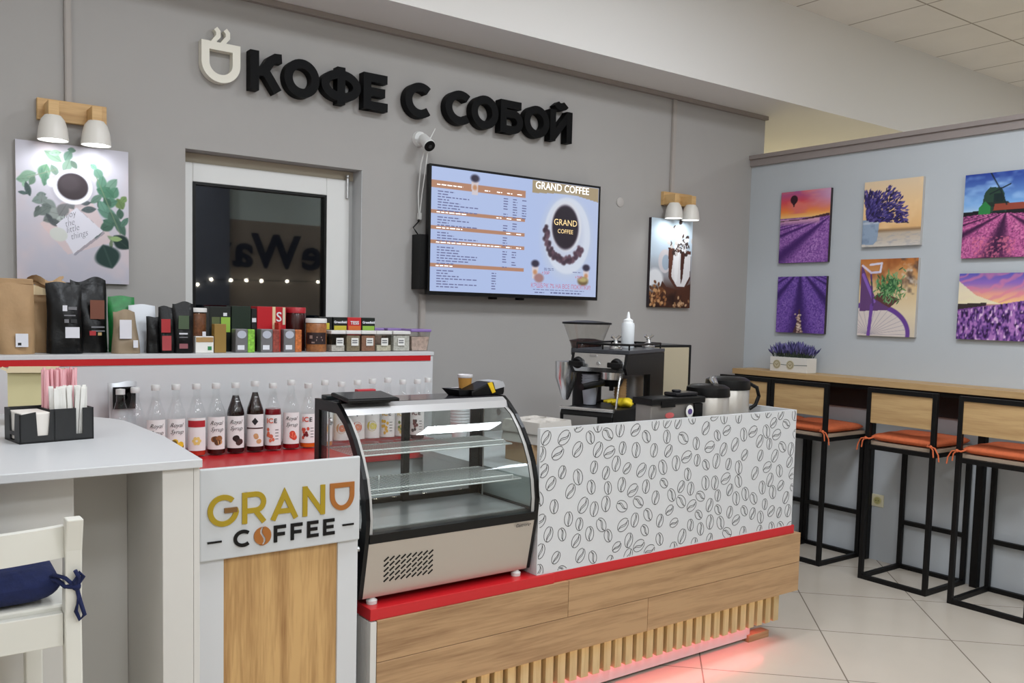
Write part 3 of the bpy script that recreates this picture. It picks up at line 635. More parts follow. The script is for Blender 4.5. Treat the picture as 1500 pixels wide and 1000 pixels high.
m.m = 1; m.text('GRAND', .05, tf(.785, .63), ax='CENTER'); m.text('COFFEE', .034, tf(.785, .56), ax='CENTER')
m.m = 2; m.text('КЭШБЭК 7% НА ВСЕ ПОКУПКИ!', .036, tf(.575, .065), sx=.82); m.text('+30₽', .026, tf(.64, .185)); m.text('+70₽', .026, tf(.855, .16))
WHT = mat('screen_white', (255, 255, 255), emit=(250, 248, 246), es=.8); DRKT = mat('screen_dark', (60, 60, 90), emit=(116, 122, 165), es=.6); REDT = mat('screen_red', (160, 70, 90), emit=(176, 110, 140), es=.6); GLD = mat('screen_gold', (220, 190, 130), emit=(232, 205, 150), es=.8)
def dash(u, v, L, hgt):                                  # a line too small to read
    x = u
    while x < u+L:
        wl = rr.uniform(.012, .03); m.prism([(x*sw, v*sh), (min(x+wl, u+L)*sw, v*sh), (min(x+wl, u+L)*sw, (v+hgt)*sh), (x*sw, (v+hgt)*sh)], fr, .0004, .0006); x += wl+.006
m.m = 3
for v0, n, cols in ((.825, 8, 3), (.618, 4, 2), (.493, 4, 1), (.375, 7, 2), (.186, 7, 1)):
    for k in range(n):
        v = v0-.022-.0218*k
        dash(.035, v, rr.choice([.06, .09, .12, .17, .22]), .009)
        for c in range(cols):
            if rr.random() < .85: dash((.4 if v0 > .2 or v0 == .186 else .4)+.055*c - (.06 if v0 == .186 else 0), v, .026, .009)
dash(.59, .045, .33, .006); dash(.6, .018, .06, .009); dash(.7, .018, .2, .012); dash(.655, .235, .06, .006); dash(.655, .222, .06, .006); dash(.84, .215, .06, .006)
m.m = 0
for v, L in ((.857, .14), (.636, .16), (.511, .14), (.393, .36), (.204, .09)): dash(.03, v, L, .008)
for v, us in ((.85, (.29, .36, .42, .48)), (.636, (.36, .42, .48)), (.511, (.42, .48)), (.393, (.42, .48))):
    for u in us: dash(u, v, .03, .008)
build('screen_lettering', m, [WHT, GLD, REDT, DRKT], scr)
m = MB(); m.bx(2.372, 2.43, TY+.015, YB-.002, 1.60, 1.885); m.tube([(2.392, YB-.03, 1.885), (2.375, YB-.03, 1.905), (2.362, YB-.03, 1.92), (2.395, YB-.03, 1.955), (2.402, YB-.025, 1.99)], .004, 6)
tag(build('media_box', m, BLK, bevel=.003), 'black box with a wire on the wall behind the screen edge', 'electronic box')

# ================================================================== BACK SHELF UNIT AND COUNTER
t = thing('shelf_cabinet', 'long white raised shelf cabinet with a red stripe under the window', 'cabinet', (.6, 3.9, 0))
ZS = 1.290
build('body', MB().bx(-1.2, 2.262, 3.735, 4.09, 0.0, ZS-.018), LAM, t)
build('top_board', MB().bx(-1.2, 2.268, 3.715, 4.1, ZS-.018, ZS), LAM, t, bevel=.002)
build('front_panel', MB().bx(-1.2, 2.265, 3.72, 3.736, .9, ZS-.018), LAM, t)
build('red_stripe', MB().bx(-1.2, 2.25, 3.7165, 3.7205, 1.247, 1.279), REDL, t)
t = thing('back_counter', 'white base cabinet with red worktop carrying the syrup bottles', 'counter', (.6, 3.5, 0))
build('body', MB().bx(-1.2, 2.18, 3.33, 3.715, 0, .857), LAM, t)
for k in range(6):
    d = build('door', MB().bx(-1.18+k*.56, -1.18+k*.56+.555, 3.312, 3.33, .1, .85), LAM, t)
    build('handle', MB().cyl((-1.18+k*.56+(.5 if k % 2 == 0 else .055), 3.295, .66), (-1.18+k*.56+(.5 if k % 2 == 0 else .055), 3.295, .78), .006).cyl((-1.18+k*.56+(.5 if k % 2 == 0 else .055), 3.313, .67), (-1.18+k*.56+(.5 if k % 2 == 0 else .055), 3.295, .67), .004).cyl((-1.18+k*.56+(.5 if k % 2 == 0 else .055), 3.313, .77), (-1.18+k*.56+(.5 if k % 2 == 0 else .055), 3.295, .77), .004), ALU, d, smooth=40)
ZR = .885
pts = [(-1.2, 3.29)]+[(2.11, 3.29)]+arc(2.11, 3.39, .09, .1, -90, 0, 6)+[(2.2, 3.716), (-1.2, 3.716)]
build('worktop', MB().prism(pts, lambda u, v, d: (u, v, d), .857, ZR), REDL, t, bevel=.003)
m = MB(); m.bx(2.203, 2.75, 3.35, 3.70, 0, ZR-.004)
tag(build('side_cabinet', m, LAM, bevel=.003), 'white base cabinet under the stacked paper cups past the red worktop', 'cabinet')

# ================================================================== SYRUP BOTTLES
LABEL = mat('label_paper', (236, 236, 234), .6); CAP = mat('bottle_cap', (214, 214, 212), .35)
def bottle(x, liquid, level, label, lb, h=.292, y=3.6):
    r = .037; t = thing('syrup_bottle', lb, 'bottle', (x, y, ZR), 0, 'syrup bottles on the red worktop')
    def prof(k): return [(0, .003), (r-.004+k, .003), (r+k, .008), (r+k, h*.56), (r*.93+k, h*.62), (r*.6+k, h*.74), (.0145+k, h*.83), (.0135+k, h*.93)]
    p = prof(0); build('glass_body', MB().lathe([(0, 0.001)]+p[1:]+[(.0155, h*.93), (.0155, h*.95), (.013, h*.95)], (x, y, ZR), 22), PGLASS, t, smooth=40)
    if level > 0:
        q = [(0, .006), (r-.006, .006), (r-.003, .011)]; zl = level*h
        for rr_, zz in prof(-.003)[3:]:
            if zz < zl: q.append((rr_, zz))
            else:
                a = q[-1]; f_ = (zl-a[1])/(zz-a[1]); q.append((a[0]+(rr_-a[0])*f_, zl)); break
        q.append((0, zl)); build('syrup', MB().lathe(q, (x, y, ZR), 22), mat('syrup_%d_%d_%d' % liquid, liquid, .15), t, smooth=40)
    build('cap', MB().lathe([(0, h*.925), (.0165, h*.925), (.017, h*.935), (.017, h*.99), (.015, h), (0, h)], (x, y, ZR), 18), CAP, t, smooth=35)
    if label:
        a = math.atan2(-y, -x); hw = 1.05; z0, z1 = h*.09, h*.54; R_ = r+.0012
        l = build('label', MB().lathe([(R_, z0), (R_, z1)], (x, y, ZR), 14, a-hw, a+hw), LABEL, t, smooth=60)
        def cf(u, v, d): th = a+u/R_; return (x+(R_+.0006+d)*math.cos(th), y+(R_+.0006+d)*math.sin(th), ZR+z0+v)
        m = MB(); H = z1-z0; cs = [INK]+[mat('lab_%d_%d_%d' % c, c, .6) for c in label[1]]
        if label[0] == 'script':
            m.text('Royal', .0235, lambda u, v, d: cf(u-.024, v+H*.76, d), shear=.5, off=-.0001, sx=.9); m.text('Syrup', .0235, lambda u, v, d: cf(u-.022, v+H*.56, d), shear=.5, off=-.0001, sx=.9)
            for k in range(5):
                m.m = 1+k % len(label[1]); m.prism(arc(rr.uniform(-.012, .02), H*rr.uniform(.16, .34), .012, .012, 0, 330, 9), cf, .0002*k, .0002*k+.0002)
        elif label[0] == 'band':
            m.m = 1; m.grid(lambda u, v: cf(-.037+.074*u, H*(.72+.2*v), .0002), 12, 2)
            m.m = 2
            for k in range(6): m.prism(arc(.011*math.cos(k*1.05), H*.3+.011*math.sin(k*1.05), .007, .007, 0, 330, 8), cf, 0, .0003)
        elif label[0] == 'diamond':
            m.prism([(-.013, H*.78), (0, H*.66), (.013, H*.78), (0, H*.9)], cf, 0, .0003); m.m = 1; m.grid(lambda u, v: cf(-.037+.074*u, H*(.55+.04*v), .0002), 12, 2)
            m.m = 2
            for k in range(4): m.prism(arc(.012+rr.uniform(-.01, .01), H*rr.uniform(.12, .36), .01, .01, 0, 330, 8), cf, .0002*k, .0002*k+.0002)
        elif label[0] == 'ice':
            m.m = 1; m.text('IC', .028, lambda u, v, d: cf(u-.025, v+H*.74, d), off=.0008); m.m = 0; m.text('E', .026, lambda u, v, d: cf(u+.004, v+H*.74, d), off=.0004)
            for k in range(9): m.m = 1+k % len(label[1]); m.prism(arc(rr.uniform(-.024, .004), H*rr.uniform(.14, .56), .006, .008, 0, 330, 7), cf, .0001*k, .0001*k+.0002)
            m.m = 0
            for k in range(4): m.prism([(.01, H*(.2+.1*k)), (.024, H*(.2+.1*k)), (.024, H*(.22+.1*k)), (.01, H*(.22+.1*k))], cf, 0, .0003)
        elif label[0] == 'fruit':
            m.m = 1; m.prism(arc(.0, H*.42, .022, .024, 0, 345, 14), cf, 0, .0002); m.m = 2; m.prism(arc(.004, H*.42, .014, .016, 0, 345, 12), cf, .0003, .0005); m.m = 0; m.prism([(-.008, H*.86), (0, H*.78), (.008, H*.86), (0, H*.94)], cf, 0, .0003)
        build('label_print', m, cs, l)
    return t
CL = (200, 30, 40); DK = (34, 14, 12)
BT = [(.859, DK, 0, None, 'clear syrup bottle without a label, at the table edge beside the silver pouch', .285),
 (.935, DK, 0, ('script', [(226, 206, 120)]), 'clear syrup bottle whose script label is half hidden by the white table', .292),
 (1.012, DK, 0, ('script', [(236, 196, 40), (120, 100, 40), (246, 226, 120)]), 'clear syrup bottle labelled with a yellow vanilla flower', .292),
 (1.092, (206, 60, 40), .1, ('band', [(176, 34, 44), (232, 206, 120)]), 'clear syrup bottle with a red-banded flower label', .292),
 (1.170, (50, 22, 16), .1, ('script', [(150, 96, 50), (90, 60, 34), (200, 150, 96)]), 'nearly empty syrup bottle labelled with hazelnuts', .292),
 (1.250, (30, 10, 10), .82, ('script', [(40, 26, 24), (70, 44, 40)]), 'nearly black full syrup bottle labelled with a dark chocolate bar', .292),
 (1.332, (36, 14, 8), .84, ('diamond', [(70, 40, 40), (206, 160, 110)]), 'dark brown syrup bottle with amber neck and black diamond label', .297),
 (1.409, (120, 10, 24), .62, ('ice', [(216, 110, 80)]), 'crimson red syrup bottle with an orange-printed white label', .286),
 (1.490, (150, 14, 26), .14, ('script', [(216, 72, 50), (236, 120, 90)]), 'clear syrup bottle with a red grapefruit label and red dregs', .297),
 (1.568, (236, 120, 30), .17, ('ice', [(210, 80, 60), (120, 24, 30)]), 'clear syrup bottle with orange dregs next to the glass case', .28),
 (1.645, (236, 180, 90), .5, ('fruit', [(226, 160, 80), (240, 190, 110)]), 'syrup bottle with an orange slice label seen through the case glass', .292),
 (1.724, DK, 0, ('fruit', [(200, 150, 90), (216, 130, 90)]), 'syrup bottle with a beige-and-pink fruit label behind the case', .283),
 (1.802, DK, 0, ('fruit', [(206, 90, 80), (230, 150, 120)]), 'syrup bottle with a red fruit label behind the case', .288),
 (1.876, DK, 0, ('fruit', [(206, 190, 60), (226, 216, 120)]), 'syrup bottle with a yellow-green fruit label behind the case', .292),
 (1.954, DK, 0, ('ice', [(226, 180, 60)]), 'syrup bottle with a small yellow-printed label behind the case', .295),
 (2.033, DK, 0, ('ice', [(226, 200, 120), (120, 140, 80)]), 'syrup bottle with a pale green-printed label behind the case', .284),
 (2.111, (60, 40, 40), .12, ('ice', [(110, 60, 60), (60, 40, 40)]), 'syrup bottle with a brown-printed label behind the case', .284),
 (2.178-.01, DK, 0, None, 'unlabelled syrup bottle at the far end of the row past the case', .29)]
for x, c, lv, la, lb, h in BT: bottle(x, c, lv, la, lb, h)
t = thing('syrup_bottle', 'short-capped clear syrup bottle standing in front of the silver pouch', 'bottle', (.79, 3.53, ZR), group='syrup bottles on the red worktop')
build('glass_body', MB().lathe([(0, .001), (.036, .003), (.037, .16), (.033, .18), (.015, .24), (.0145, .27)], (.79, 3.53, ZR), 22), PGLASS, t, smooth=40)
build('cap', MB().lathe([(0, .266), (.0165, .266), (.0165, .285), (0, .288)], (.79, 3.53, ZR), 18), CAP, t, smooth=35)
# bags: pillow-shaped pouches
def pouch(mb, x, y, z, w, h, d, rz=0, top=.0, wave=0.0, lean=0.0, seed=0, nb=14, taper=0.0):
    r = random.Random(seed); ca, sa = math.cos(rz), math.sin(rz); k1, k2 = r.uniform(0, 6), r.uniform(0, 6)
    def P(u, v, s):
        uu = u*2-1; th = d/2*(1-abs(uu)**3)**.5*(1-v**2.6) + .0015; th *= (1+.12*math.sin(7*u+5*v+k1)+.08*math.sin(13*v+k2))
        xx = uu*w/2*(1-taper*v)*(1+.03*math.sin(6*v+k1)); zz = v*h + (wave*math.sin(3.1*u*2+k2) if v > .5 else 0)*(v-.5)*2; yy = s*th + lean*v*v
        return (x+xx*ca-yy*sa, y+xx*sa+yy*ca, z+max(zz, 0))
    mb.grid(lambda u, v: P(u, v, -1), nb, nb); mb.grid(lambda u, v: P(1-u, v, 1), nb, nb)
    mb.add([P(u/(nb-1), 0, s) for s in (-1, 1) for u in range(nb)], [tuple(list(range(nb))+list(range(2*nb-1, nb-1, -1)))])
    return mb
def pq(mb, x, y, z, w, h, rz=0, m=0, rough=0):            # a flat patch facing the camera side
    ca, sa = math.cos(rz), math.sin(rz); mb.m = m
    mb.add([(x+u*ca+q*sa, y+u*sa-q*ca, z+v) for q in (0, .0012) for u, v in ((0, 0), (w, 0), (w, h), (0, h))], [(4, 5, 6, 7), (0, 3, 2, 1), (0, 1, 5, 4), (1, 2, 6, 5), (2, 3, 7, 6), (3, 0, 4, 7)])
    return mb
KR = mat('kraft_paper', (176, 143, 104), .7, noise=.08, nscale=14, bump=.6); BFOIL = mat('black_foil', (8, 8, 9), .36, spec=.32, bump=.5, nscale=16); SIL = mat('silver_foil', (206, 208, 212), .3, metal=.4)
WFOIL = mat('white_foil', (222, 226, 232), .4)
t = thing('foil_pouch', 'silver pouch with black picture panel behind the clear bottles', 'pouch', (.825, 3.655, ZR))
build('pouch_body', pouch(MB(), .825, 3.655, ZR, .105, .302, .05, .1, wave=.004, seed=3), SIL, t, smooth=50)
m = MB(); pq(m, .783, 3.622, 1.085, .085, .085, .1, 0); m.m = 1; m.stroke([(.81, 1.1), (.83, 1.13), (.82, 1.15), (.85, 1.16)], .012, lambda u, v, d: (u, 3.619, v), 0, .001)
build('picture_panel', m, [BLK, mat('panel_grey', (170, 170, 176), .5)], t)

# ================================================================== GOODS ON THE TOP SHELF
YS = 3.82
def bag(name, lb, x, w, h, d, mt, y=YS, rz=0, seed=1, wave=.006, lean=0, taper=.0, patches=(), cat='bag', group='bags on the top shelf'):
    t = thing(name, lb, cat, (x, y, ZS), rz, group)
    build('bag_body', pouch(MB(), x, y, ZS+.0005, w, h, d, rz, wave=wave, lean=lean, seed=seed, taper=taper), mt, t, smooth=50)
    for (nm, u, v, pw, ph, mm) in patches:
        m = MB(); q = d/2*(1-min(.98, abs((u+pw/2)*2/w))**3)**.5*(1-(v/h)**2.6)*1.12+.004
        ca, sa = math.cos(rz), math.sin(rz); l = lean*(v/h)**2
        pq(m, x+u*ca+(q-l)*sa, y+u*sa-(q-l)*ca, ZS+v, pw, ph, rz); build(nm, m, mm, t)
    return t
LBW = mat('sticker_white', (226, 226, 232), .6); LGR = mat('label_green', (40, 130, 72), .5); LRD = mat('label_red', (176, 46, 50), .5); LGY = mat('label_grey', (120, 120, 124), .5); LBR = mat('label_brown', (120, 70, 52), .5)
b = bag('coffee_bag', 'kraft paper coffee bag with a small white sticker, in front of the other kraft bag', .482, .135, .273, .085, KR, seed=2, wave=.004, rz=.02, patches=[('sticker', -.005, .028, .042, .05, LBW), ('sticker_print', -.002, .066, .02, .004, INK), ('sticker_print', .002, .034, .012, .01, INK)])
m = MB(); m.bx(.418, .546, YS-.005, YS+.005, ZS+.262, ZS+.284); build('folded_top', m, KR, b, bevel=.003)
b = bag('coffee_bag', 'kraft paper coffee bag with crumpled open top, behind the black bag', .595, .14, .262, .09, KR, y=3.92, seed=5, wave=.012)
m = MB(); m.grid(lambda u, v: (.53+.13*u+.008*math.sin(9*v), 3.87+.02*math.sin(5*u+3*v), ZS+.255+.035*v+.012*math.sin(8*u)), 10, 5); build('crumpled_top', m, KR, b, smooth=50)
m = MB(); m.grid(lambda u, v: (.535+.06*u, 3.856+.008*math.sin(5*u), ZS+.225+.045*v*(1-u*.5)), 6, 4); build('inner_lining', m, mat('kraft_inside', (226, 206, 168), .7), b)
bag('coffee_bag', 'matte black coffee bag with white label, beside the kraft bags', .653, .125, .272, .085, BFOIL, seed=8, wave=.005, lean=.01, patches=[('white_label', -.006, .062, .05, .042, LBW), ('printed_mark', -.012, .165, .016, .022, LBW), ('printed_mark', .008, .17, .03, .012, LGY), ('printed_line', -.008, .146, .04, .005, LGY), ('printed_line', -.008, .12, .016, .014, LGY), ('printed_line', .014, .12, .022, .014, DARK)])
bag('coffee_bag', 'glossy black coffee bag with a dark red picture and crumpled top', .757, .132, .292, .095, BFOIL, y=3.885, seed=11, wave=.012, rz=.12, lean=.02, patches=[('picture', -.014, .135, .054, .075, LBR), ('printed_line', -.012, .1, .05, .006, LGY), ('printed_line', -.012, .085, .05, .005, LGY), ('printed_line', -.02, .07, .024, .018, LRD), ('printed_line', .012, .07, .014, .012, mat('label_gold', (190, 160, 110), .5))])
bag('coffee_bag', 'olive brown coffee bag with a green label, leaning beside the black bags', .872, .108, .17, .08, mat('olive_foil', (146, 128, 104), .5, noise=.1, nscale=20), y=3.80, seed=14, lean=.03, taper=.25, patches=[('label', -.032, .06, .045, .075, LBW), ('printed_mark', -.026, .1, .034, .03, LGR), ('printed_mark', -.02, .07, .028, .02, LGR), ('sticker', .018, .024, .018, .03, LBW)])
bag('coffee_bag', 'bag with green top folded above, at the back behind the olive bag', .878, .10, .228, .05, mat('green_foil', (30, 122, 58), .35, noise=.3, nscale=40), y=3.9, seed=17, wave=.003)
bag('coffee_bag', 'plain white bag with no print behind the small black pouch', .951, .105, .195, .06, WFOIL, y=3.87, seed=19, wave=.003)
m = MB(); pouch(m, .974, 3.79, ZS+.0005, .05, .148, .03, seed=4, wave=.002)
tag(build('small_pouch', m, BFOIL, smooth=50), 'small plain black pouch in front of the plain white bag', 'pouch')
bag('snack_pouch', 'black stand-up pouch with a red picture panel', 1.028, .066, .19, .05, BFOIL, y=3.79, seed=23, wave=.004, patches=[('picture', -.028, .085, .036, .055, LRD), ('picture', -.026, .012, .036, .06, mat('label_pink', (172, 66, 70), .5))])
bag('snack_pouch', 'black stand-up pouch with a green leaf picture and grey lines', 1.092, .084, .208, .055, BFOIL, y=3.785, seed=27, wave=.006, patches=[('picture', -.026, .1, .042, .055, mat('label_leaf', (74, 92, 66), .5)), ('printed_line', -.024, .078, .034, .006, LBW), ('printed_line', -.024, .064, .034, .004, LGY), ('printed_line', -.024, .02, .034, .02, mat('label_mauve', (150, 90, 96), .5))])
def jar(name, lb, x, r, h, mt, lidm, lidh=.02, y=YS, lab=None, fill=None, n=24, group=None, sq=False, cat='jar'):
    t = thing(name, lb, cat, (x, y, ZS), group=group)
    pr = [(0, 0), (r*.94, 0), (r, .006), (r, h-lidh-.01), (r*.93, h-lidh)]
    build('jar_body', MB().lathe([(a, b_+.0005) for a, b_ in pr], (x, y, ZS), n), mt, t, smooth=45)
    if fill: build('contents', MB().lathe([(0, .004), (r*.9, .004), (r*.94, .01), (r*.94, (h-lidh)*fill[1]), (0, (h-lidh)*fill[1]+.004)], (x, y, ZS), n), fill[0], t, smooth=45)
    build('lid', MB().lathe([(r*.9, h-lidh), (r*1.02, h-lidh), (r*1.02, h-.003), (r*.97, h), (0, h)], (x, y, ZS), n), lidm, t, smooth=40)
    if lab:
        a = math.atan2(-y, -x); l = build('label', MB().lathe([(r+.001, lab[1]), (r+.001, lab[2])], (x, y, ZS), 12, a+lab[3]-lab[4], a+lab[3]+lab[4]), lab[0], t, smooth=60)
        if len(lab) > 5:
            m = MB(); cf = lambda u, v, d: (x+(r+.0018)*math.cos(a+lab[3]+u/r), y+(r+.0018)*math.sin(a+lab[3]+u/r), ZS+v)
            for (u0, v0, u1, v1) in lab[6]: m.prism([(u0, v0), (u1, v0), (u1, v1), (u0, v1)], cf, 0, .0002)
            build('label_print', m, lab[5], l)
    return t
WLID = mat('white_lid', (228, 226, 222), .4)
jar('cookie_jar', 'tall jar of brown sticks with a white lid and white label', 1.168, .044, .188, PLAST, WLID, .018, y=3.86, fill=(mat('brown_sticks', (120, 74, 46), .7, noise=.4, nscale=90), .97))
def carton(name, lb, x0, x1, h, d, mt, y0, z=ZS, cat='box', group='tea boxes on the top shelf', pats=(), rz=0):
    t = thing(name, lb, cat, ((x0+x1)/2, y0+d/2, z), group=group)
    build('carton', MB().bx(x0, x1, y0, y0+d, z+.0005, z+h), mt, t, bevel=.0015)
    for p in pats:
        if p[0] == 'text':
            m = MB(); m.text(p[1], p[2], lambda u, v, d_: (x0+p[3]+u, y0-.0014-d_, z+p[4]+v), ax='CENTER', off=.0006); build('lettering', m, p[5], t)
        else:
            m = MB(); pq(m, x0+p[1], y0-.0002, z+p[2], p[3], p[4]); build(p[0], m, p[5], t)
    return t
LYE = mat('label_yellow', (206, 190, 60), .5); LLG = mat('label_lime', (150, 190, 70), .5); LOR = mat('label_orange', (214, 110, 50), .5)
carton('cocoa_carton', 'small white carton with a gold top and green dot in front of the stick jar', 1.138, 1.213, .07, .03, PAPER, 3.765, pats=[('gold_band', .002, .046, .071, .02, mat('gold_band', (176, 140, 90), .5)), ('green_dot', .05, .012, .016, .016, LGR), ('clip', .028, .068, .014, .022, LBW)], group=None)
carton('gold_box', 'narrow gold box standing on end', 1.218, 1.268, .122, .04, mat('gold_card', (150, 118, 56), .45), 3.77, group=None)
BGR = mat('dark_green_card', (16, 36, 22), .4)
carton('tea_box', 'dark green tea box with a lime picture, behind the gold box', 1.225, 1.318, .196, .07, mat('black_green_card', (20, 26, 22), .4), 3.86, pats=[('lime_picture', .01, .09, .035, .06, mat('label_palm', (90, 100, 60), .5)), ('lime_picture', .05, .085, .04, .065, LLG), ('printed_mark', .06, .155, .016, .014, LBW)])
carton('tea_box', 'plain dark green tea box behind the grey-and-green tin', 1.322, 1.408, .2, .07, BGR, 3.86, pats=[])
carton('tea_box', 'black tea box with a white mark, beside the bright red box', 1.411, 1.434, .19, .07, mat('black_card', (18, 18, 18), .4), 3.86, pats=[('printed_mark', .002, .13, .018, .018, LBW)])
carton('tea_box', 'bright red tea box with a cream bow stripe, above the grey tins', 1.436, 1.57, .2, .08, mat('red_card', (190, 24, 36), .35), 3.86, pats=[('cream_stripe', .07, .05, .014, .15, mat('cream_card', (226, 200, 160), .5)), ('cream_stripe', .118, .12, .012, .078, mat('pale_card', (216, 206, 176), .5)), ('text', 'S', .06, .1, .135, LBW)], group='tea boxes on the top shelf')
TIN = mat('tin_grey', (126, 124, 126), .35, metal=.3); TINL = mat('tin_print_silver', (190, 194, 206), .4)
def tin(x, lb, c2, seed):
    t = thing('tea_tin', lb, 'tin', (x, 3.80, ZS), group='grey tins on the top shelf')
    build('tin_body', MB().bx(x-.042, x+.012, 3.775, 3.83, ZS+.0005, ZS+.102), TIN, t, bevel=.004)
    build('colour_side', MB().bx(x+.0125, x+.044, 3.778, 3.83, ZS+.0005, ZS+.1), mat('tin_side_%d' % seed, c2, .45, noise=.5, nscale=110), t, bevel=.003)
    m = MB(); m.prism([(x-.034+a*.02+.019, ZS+.078+b_*.017) for a, b_ in arc(0, 0, 1, 1, 0, 340, 14)], lambda u, v, d: (u, 3.7745-d, v), 0, .0006); build('oval_badge', m, TINL, t)
    m = MB(); pq(m, x-.034, 3.774, ZS+.012, .03, .02); build('printed_mark', m, LBW, t)
tin(1.352, 'grey tin with a lime green side', (120, 176, 60), 1); tin(1.464, 'grey tin with a dark red side in front of the red box', (130, 60, 50), 2); tin(1.568, 'grey tin with an orange-brown side', (176, 96, 50), 3)
carton('spice_carton', 'dark carton with red and yellow fruit print between two grey tins', 1.512, 1.522, .13, .05, mat('fruit_card', (170, 50, 40), .5, noise=.5, nscale=60), 3.80, group=None)
jar('coffee_jar', 'dark jar with a red lid behind the white-lidded jar', 1.633, .045, .2, mat('dark_jar', (60, 22, 20), .2), mat('red_lid', (176, 28, 40), .35), .026, y=3.9)
jar('spread_jar', 'wide jar with a white lid and dark patterned label', 1.697, .047, .152, mat('jar_amber', (150, 96, 56), .25, noise=.35, nscale=70), WLID, .02, y=3.815, lab=(mat('dark_label', (44, 26, 26), .5), .035, .088, 0, 1.1, mat('pale_print', (200, 170, 160), .5), [(-.03, .06, -.016, .075), (.0, .05, .03, .058), (.002, .064, .026, .07), (-.02, .04, -.006, .046)]))
ORL = None
carton('tea_box', 'black box behind the spread jar and clear tub lids', 1.742, 1.806, .158, .06, mat('black_card2', (18, 20, 18), .4), 3.88, pats=[('yellow_picture', .02, .1, .03, .03, LYE)])
def tbox(x0, lb, base, pic, txt, c2):
    t = carton('tea_box', lb, x0, x0+.071, .158, .06, base, 3.88, pats=[('printed_picture', .004, .088, .063, .03, pic), ('text', txt, .022 if len(txt) < 6 else .0155, .0355, .13 if len(txt) > 5 else .125, LBW)])
tbox(1.812, 'black tea box with a yellow picture, first of the three labelled boxes', mat('black_card3', (20, 24, 20), .4), LYE, 'Greenfield', 0)
tbox(1.886, 'red tea box between two black tea boxes', mat('red_card2', (196, 40, 44), .4), LOR, 'TESS', 0)
tbox(1.96, 'black tea box with a lime picture, right above the clear tubs', mat('black_card4', (18, 26, 20), .4), LLG, 'Greenfield', 0)
FILL = [mat('fill_%d' % i, c, .8, noise=.3, nscale=120) for i, c in enumerate([(196, 192, 186), (140, 128, 106), (150, 110, 90), (206, 194, 176), (206, 206, 192)])]
def tub(x, w, i, lb, h=.098):
    t = thing('storage_tub', lb, 'tub', (x, 3.81, ZS), group='clear tubs on the top shelf')
    build('tub_body', MB().bx(x-w/2+.002, x+w/2-.002, 3.775, 3.85, ZS+.0005, ZS+h-.016), PLAST, t, bevel=.004)
    build('contents', MB().bx(x-w/2+.005, x+w/2-.005, 3.778, 3.847, ZS+.003, ZS+.03+.045*(i % 3 != 0)), FILL[i], t)
    build('lid', MB().bx(x-w/2, x+w/2, 3.772, 3.853, ZS+h-.016, ZS+h), WLID, t, bevel=.003)
    m = MB(); pq(m, x-w/2+.026, 3.774, ZS+.028, .036, .036); l = build('label', m, PAPER, t)
    m = MB()
    for k in range(2): pq(m, x-w/2+.03, 3.7725, ZS+.05-.01*k, .026, .005)
    build('label_print', m, LGY, l)
for x, w, i, lb in ((1.789, .074, 0, 'clear tub with pale contents beside the dark spread jar'), (1.866, .076, 1, 'clear tub of dark seeds below the red tea box'), (1.944, .078, 2, 'clear tub of reddish brown contents'), (2.026, .084, 3, 'clear tub of beige contents with a gap on its far side'), (2.122, .096, 4, 'clear tub of whitish contents beside the purple-lidded tub')): tub(x, w, i, lb)
PUR = mat('purple_lid', (140, 112, 176), .4)
def ptub(x, y, w, lb):
    t = thing('marshmallow_tub', lb, 'tub', (x, y, ZS), group='purple-lidded tubs')
    m = MB(); pr = lambda k, z: [(x+sx_*(w/2-k), y+sy_*(.045-k), z) for sx_, sy_ in ((-1, -1), (1, -1), (1, 1), (-1, 1))]
    m.add(pr(.01, ZS+.0005)+pr(0, ZS+.094), [(3, 2, 1, 0), (0, 1, 5, 4), (1, 2, 6, 5), (2, 3, 7, 6), (3, 0, 4, 7)]); build('tub_body', m, PLAST, t)
    m = MB(); m.add(pr(.013, ZS+.003)+pr(.005, ZS+.07), [(3, 2, 1, 0), (0, 1, 5, 4), (1, 2, 6, 5), (2, 3, 7, 6), (3, 0, 4, 7), (4, 5, 6, 7)]); build('contents', m, mat('marshmallows', (206, 176, 166), .8, noise=.3, nscale=70), t)
    build('lid', MB().bx(x-w/2-.004, x+w/2+.004, y-.05, y+.05, ZS+.094, ZS+.108), PUR, t, bevel=.004)
ptub(2.225, 3.815, .108, 'purple-lidded tub of marshmallows at the end of the shelf'); ptub(2.155, 3.93, .1, 'purple-lidded tub behind the tub of whitish contents'); ptub(2.04, 3.95, .1, 'purple-lidded tub at the back beside the tea boxes')

# ================================================================== STACKED CUPS SEEN THROUGH THE CASE
CUPW = mat('cup_white', (226, 222, 224), .6); CUPL = mat('cup_lilac', (150, 138, 170), .6)
def cup_mesh(r0, r1, h): return [(0, .002), (r0, .0), (r1, h-.004), (r1+.003, h-.003), (r1+.003, h), (r1-.001, h), (r0-.002, .004), (0, .004)]
for sx_, x, n, y in (('the stack nearer the bottles', 2.245, 12, 3.44), ('the stack further from the bottles', 2.335, 11, 3.47)):
    first = None
    for k in range(n):
        if first is None:
            m = MB(); m.lathe(cup_mesh(.03, .042, .1), (x, y, ZR-.003), 20); first = tag(build('paper_cup', m, CUPW, smooth=40), 'upturned white paper cup in ' + sx_, 'cup', 'white paper cups stacked behind the case')
        else: dup(first, (x, y, ZR-.003+.014*k))

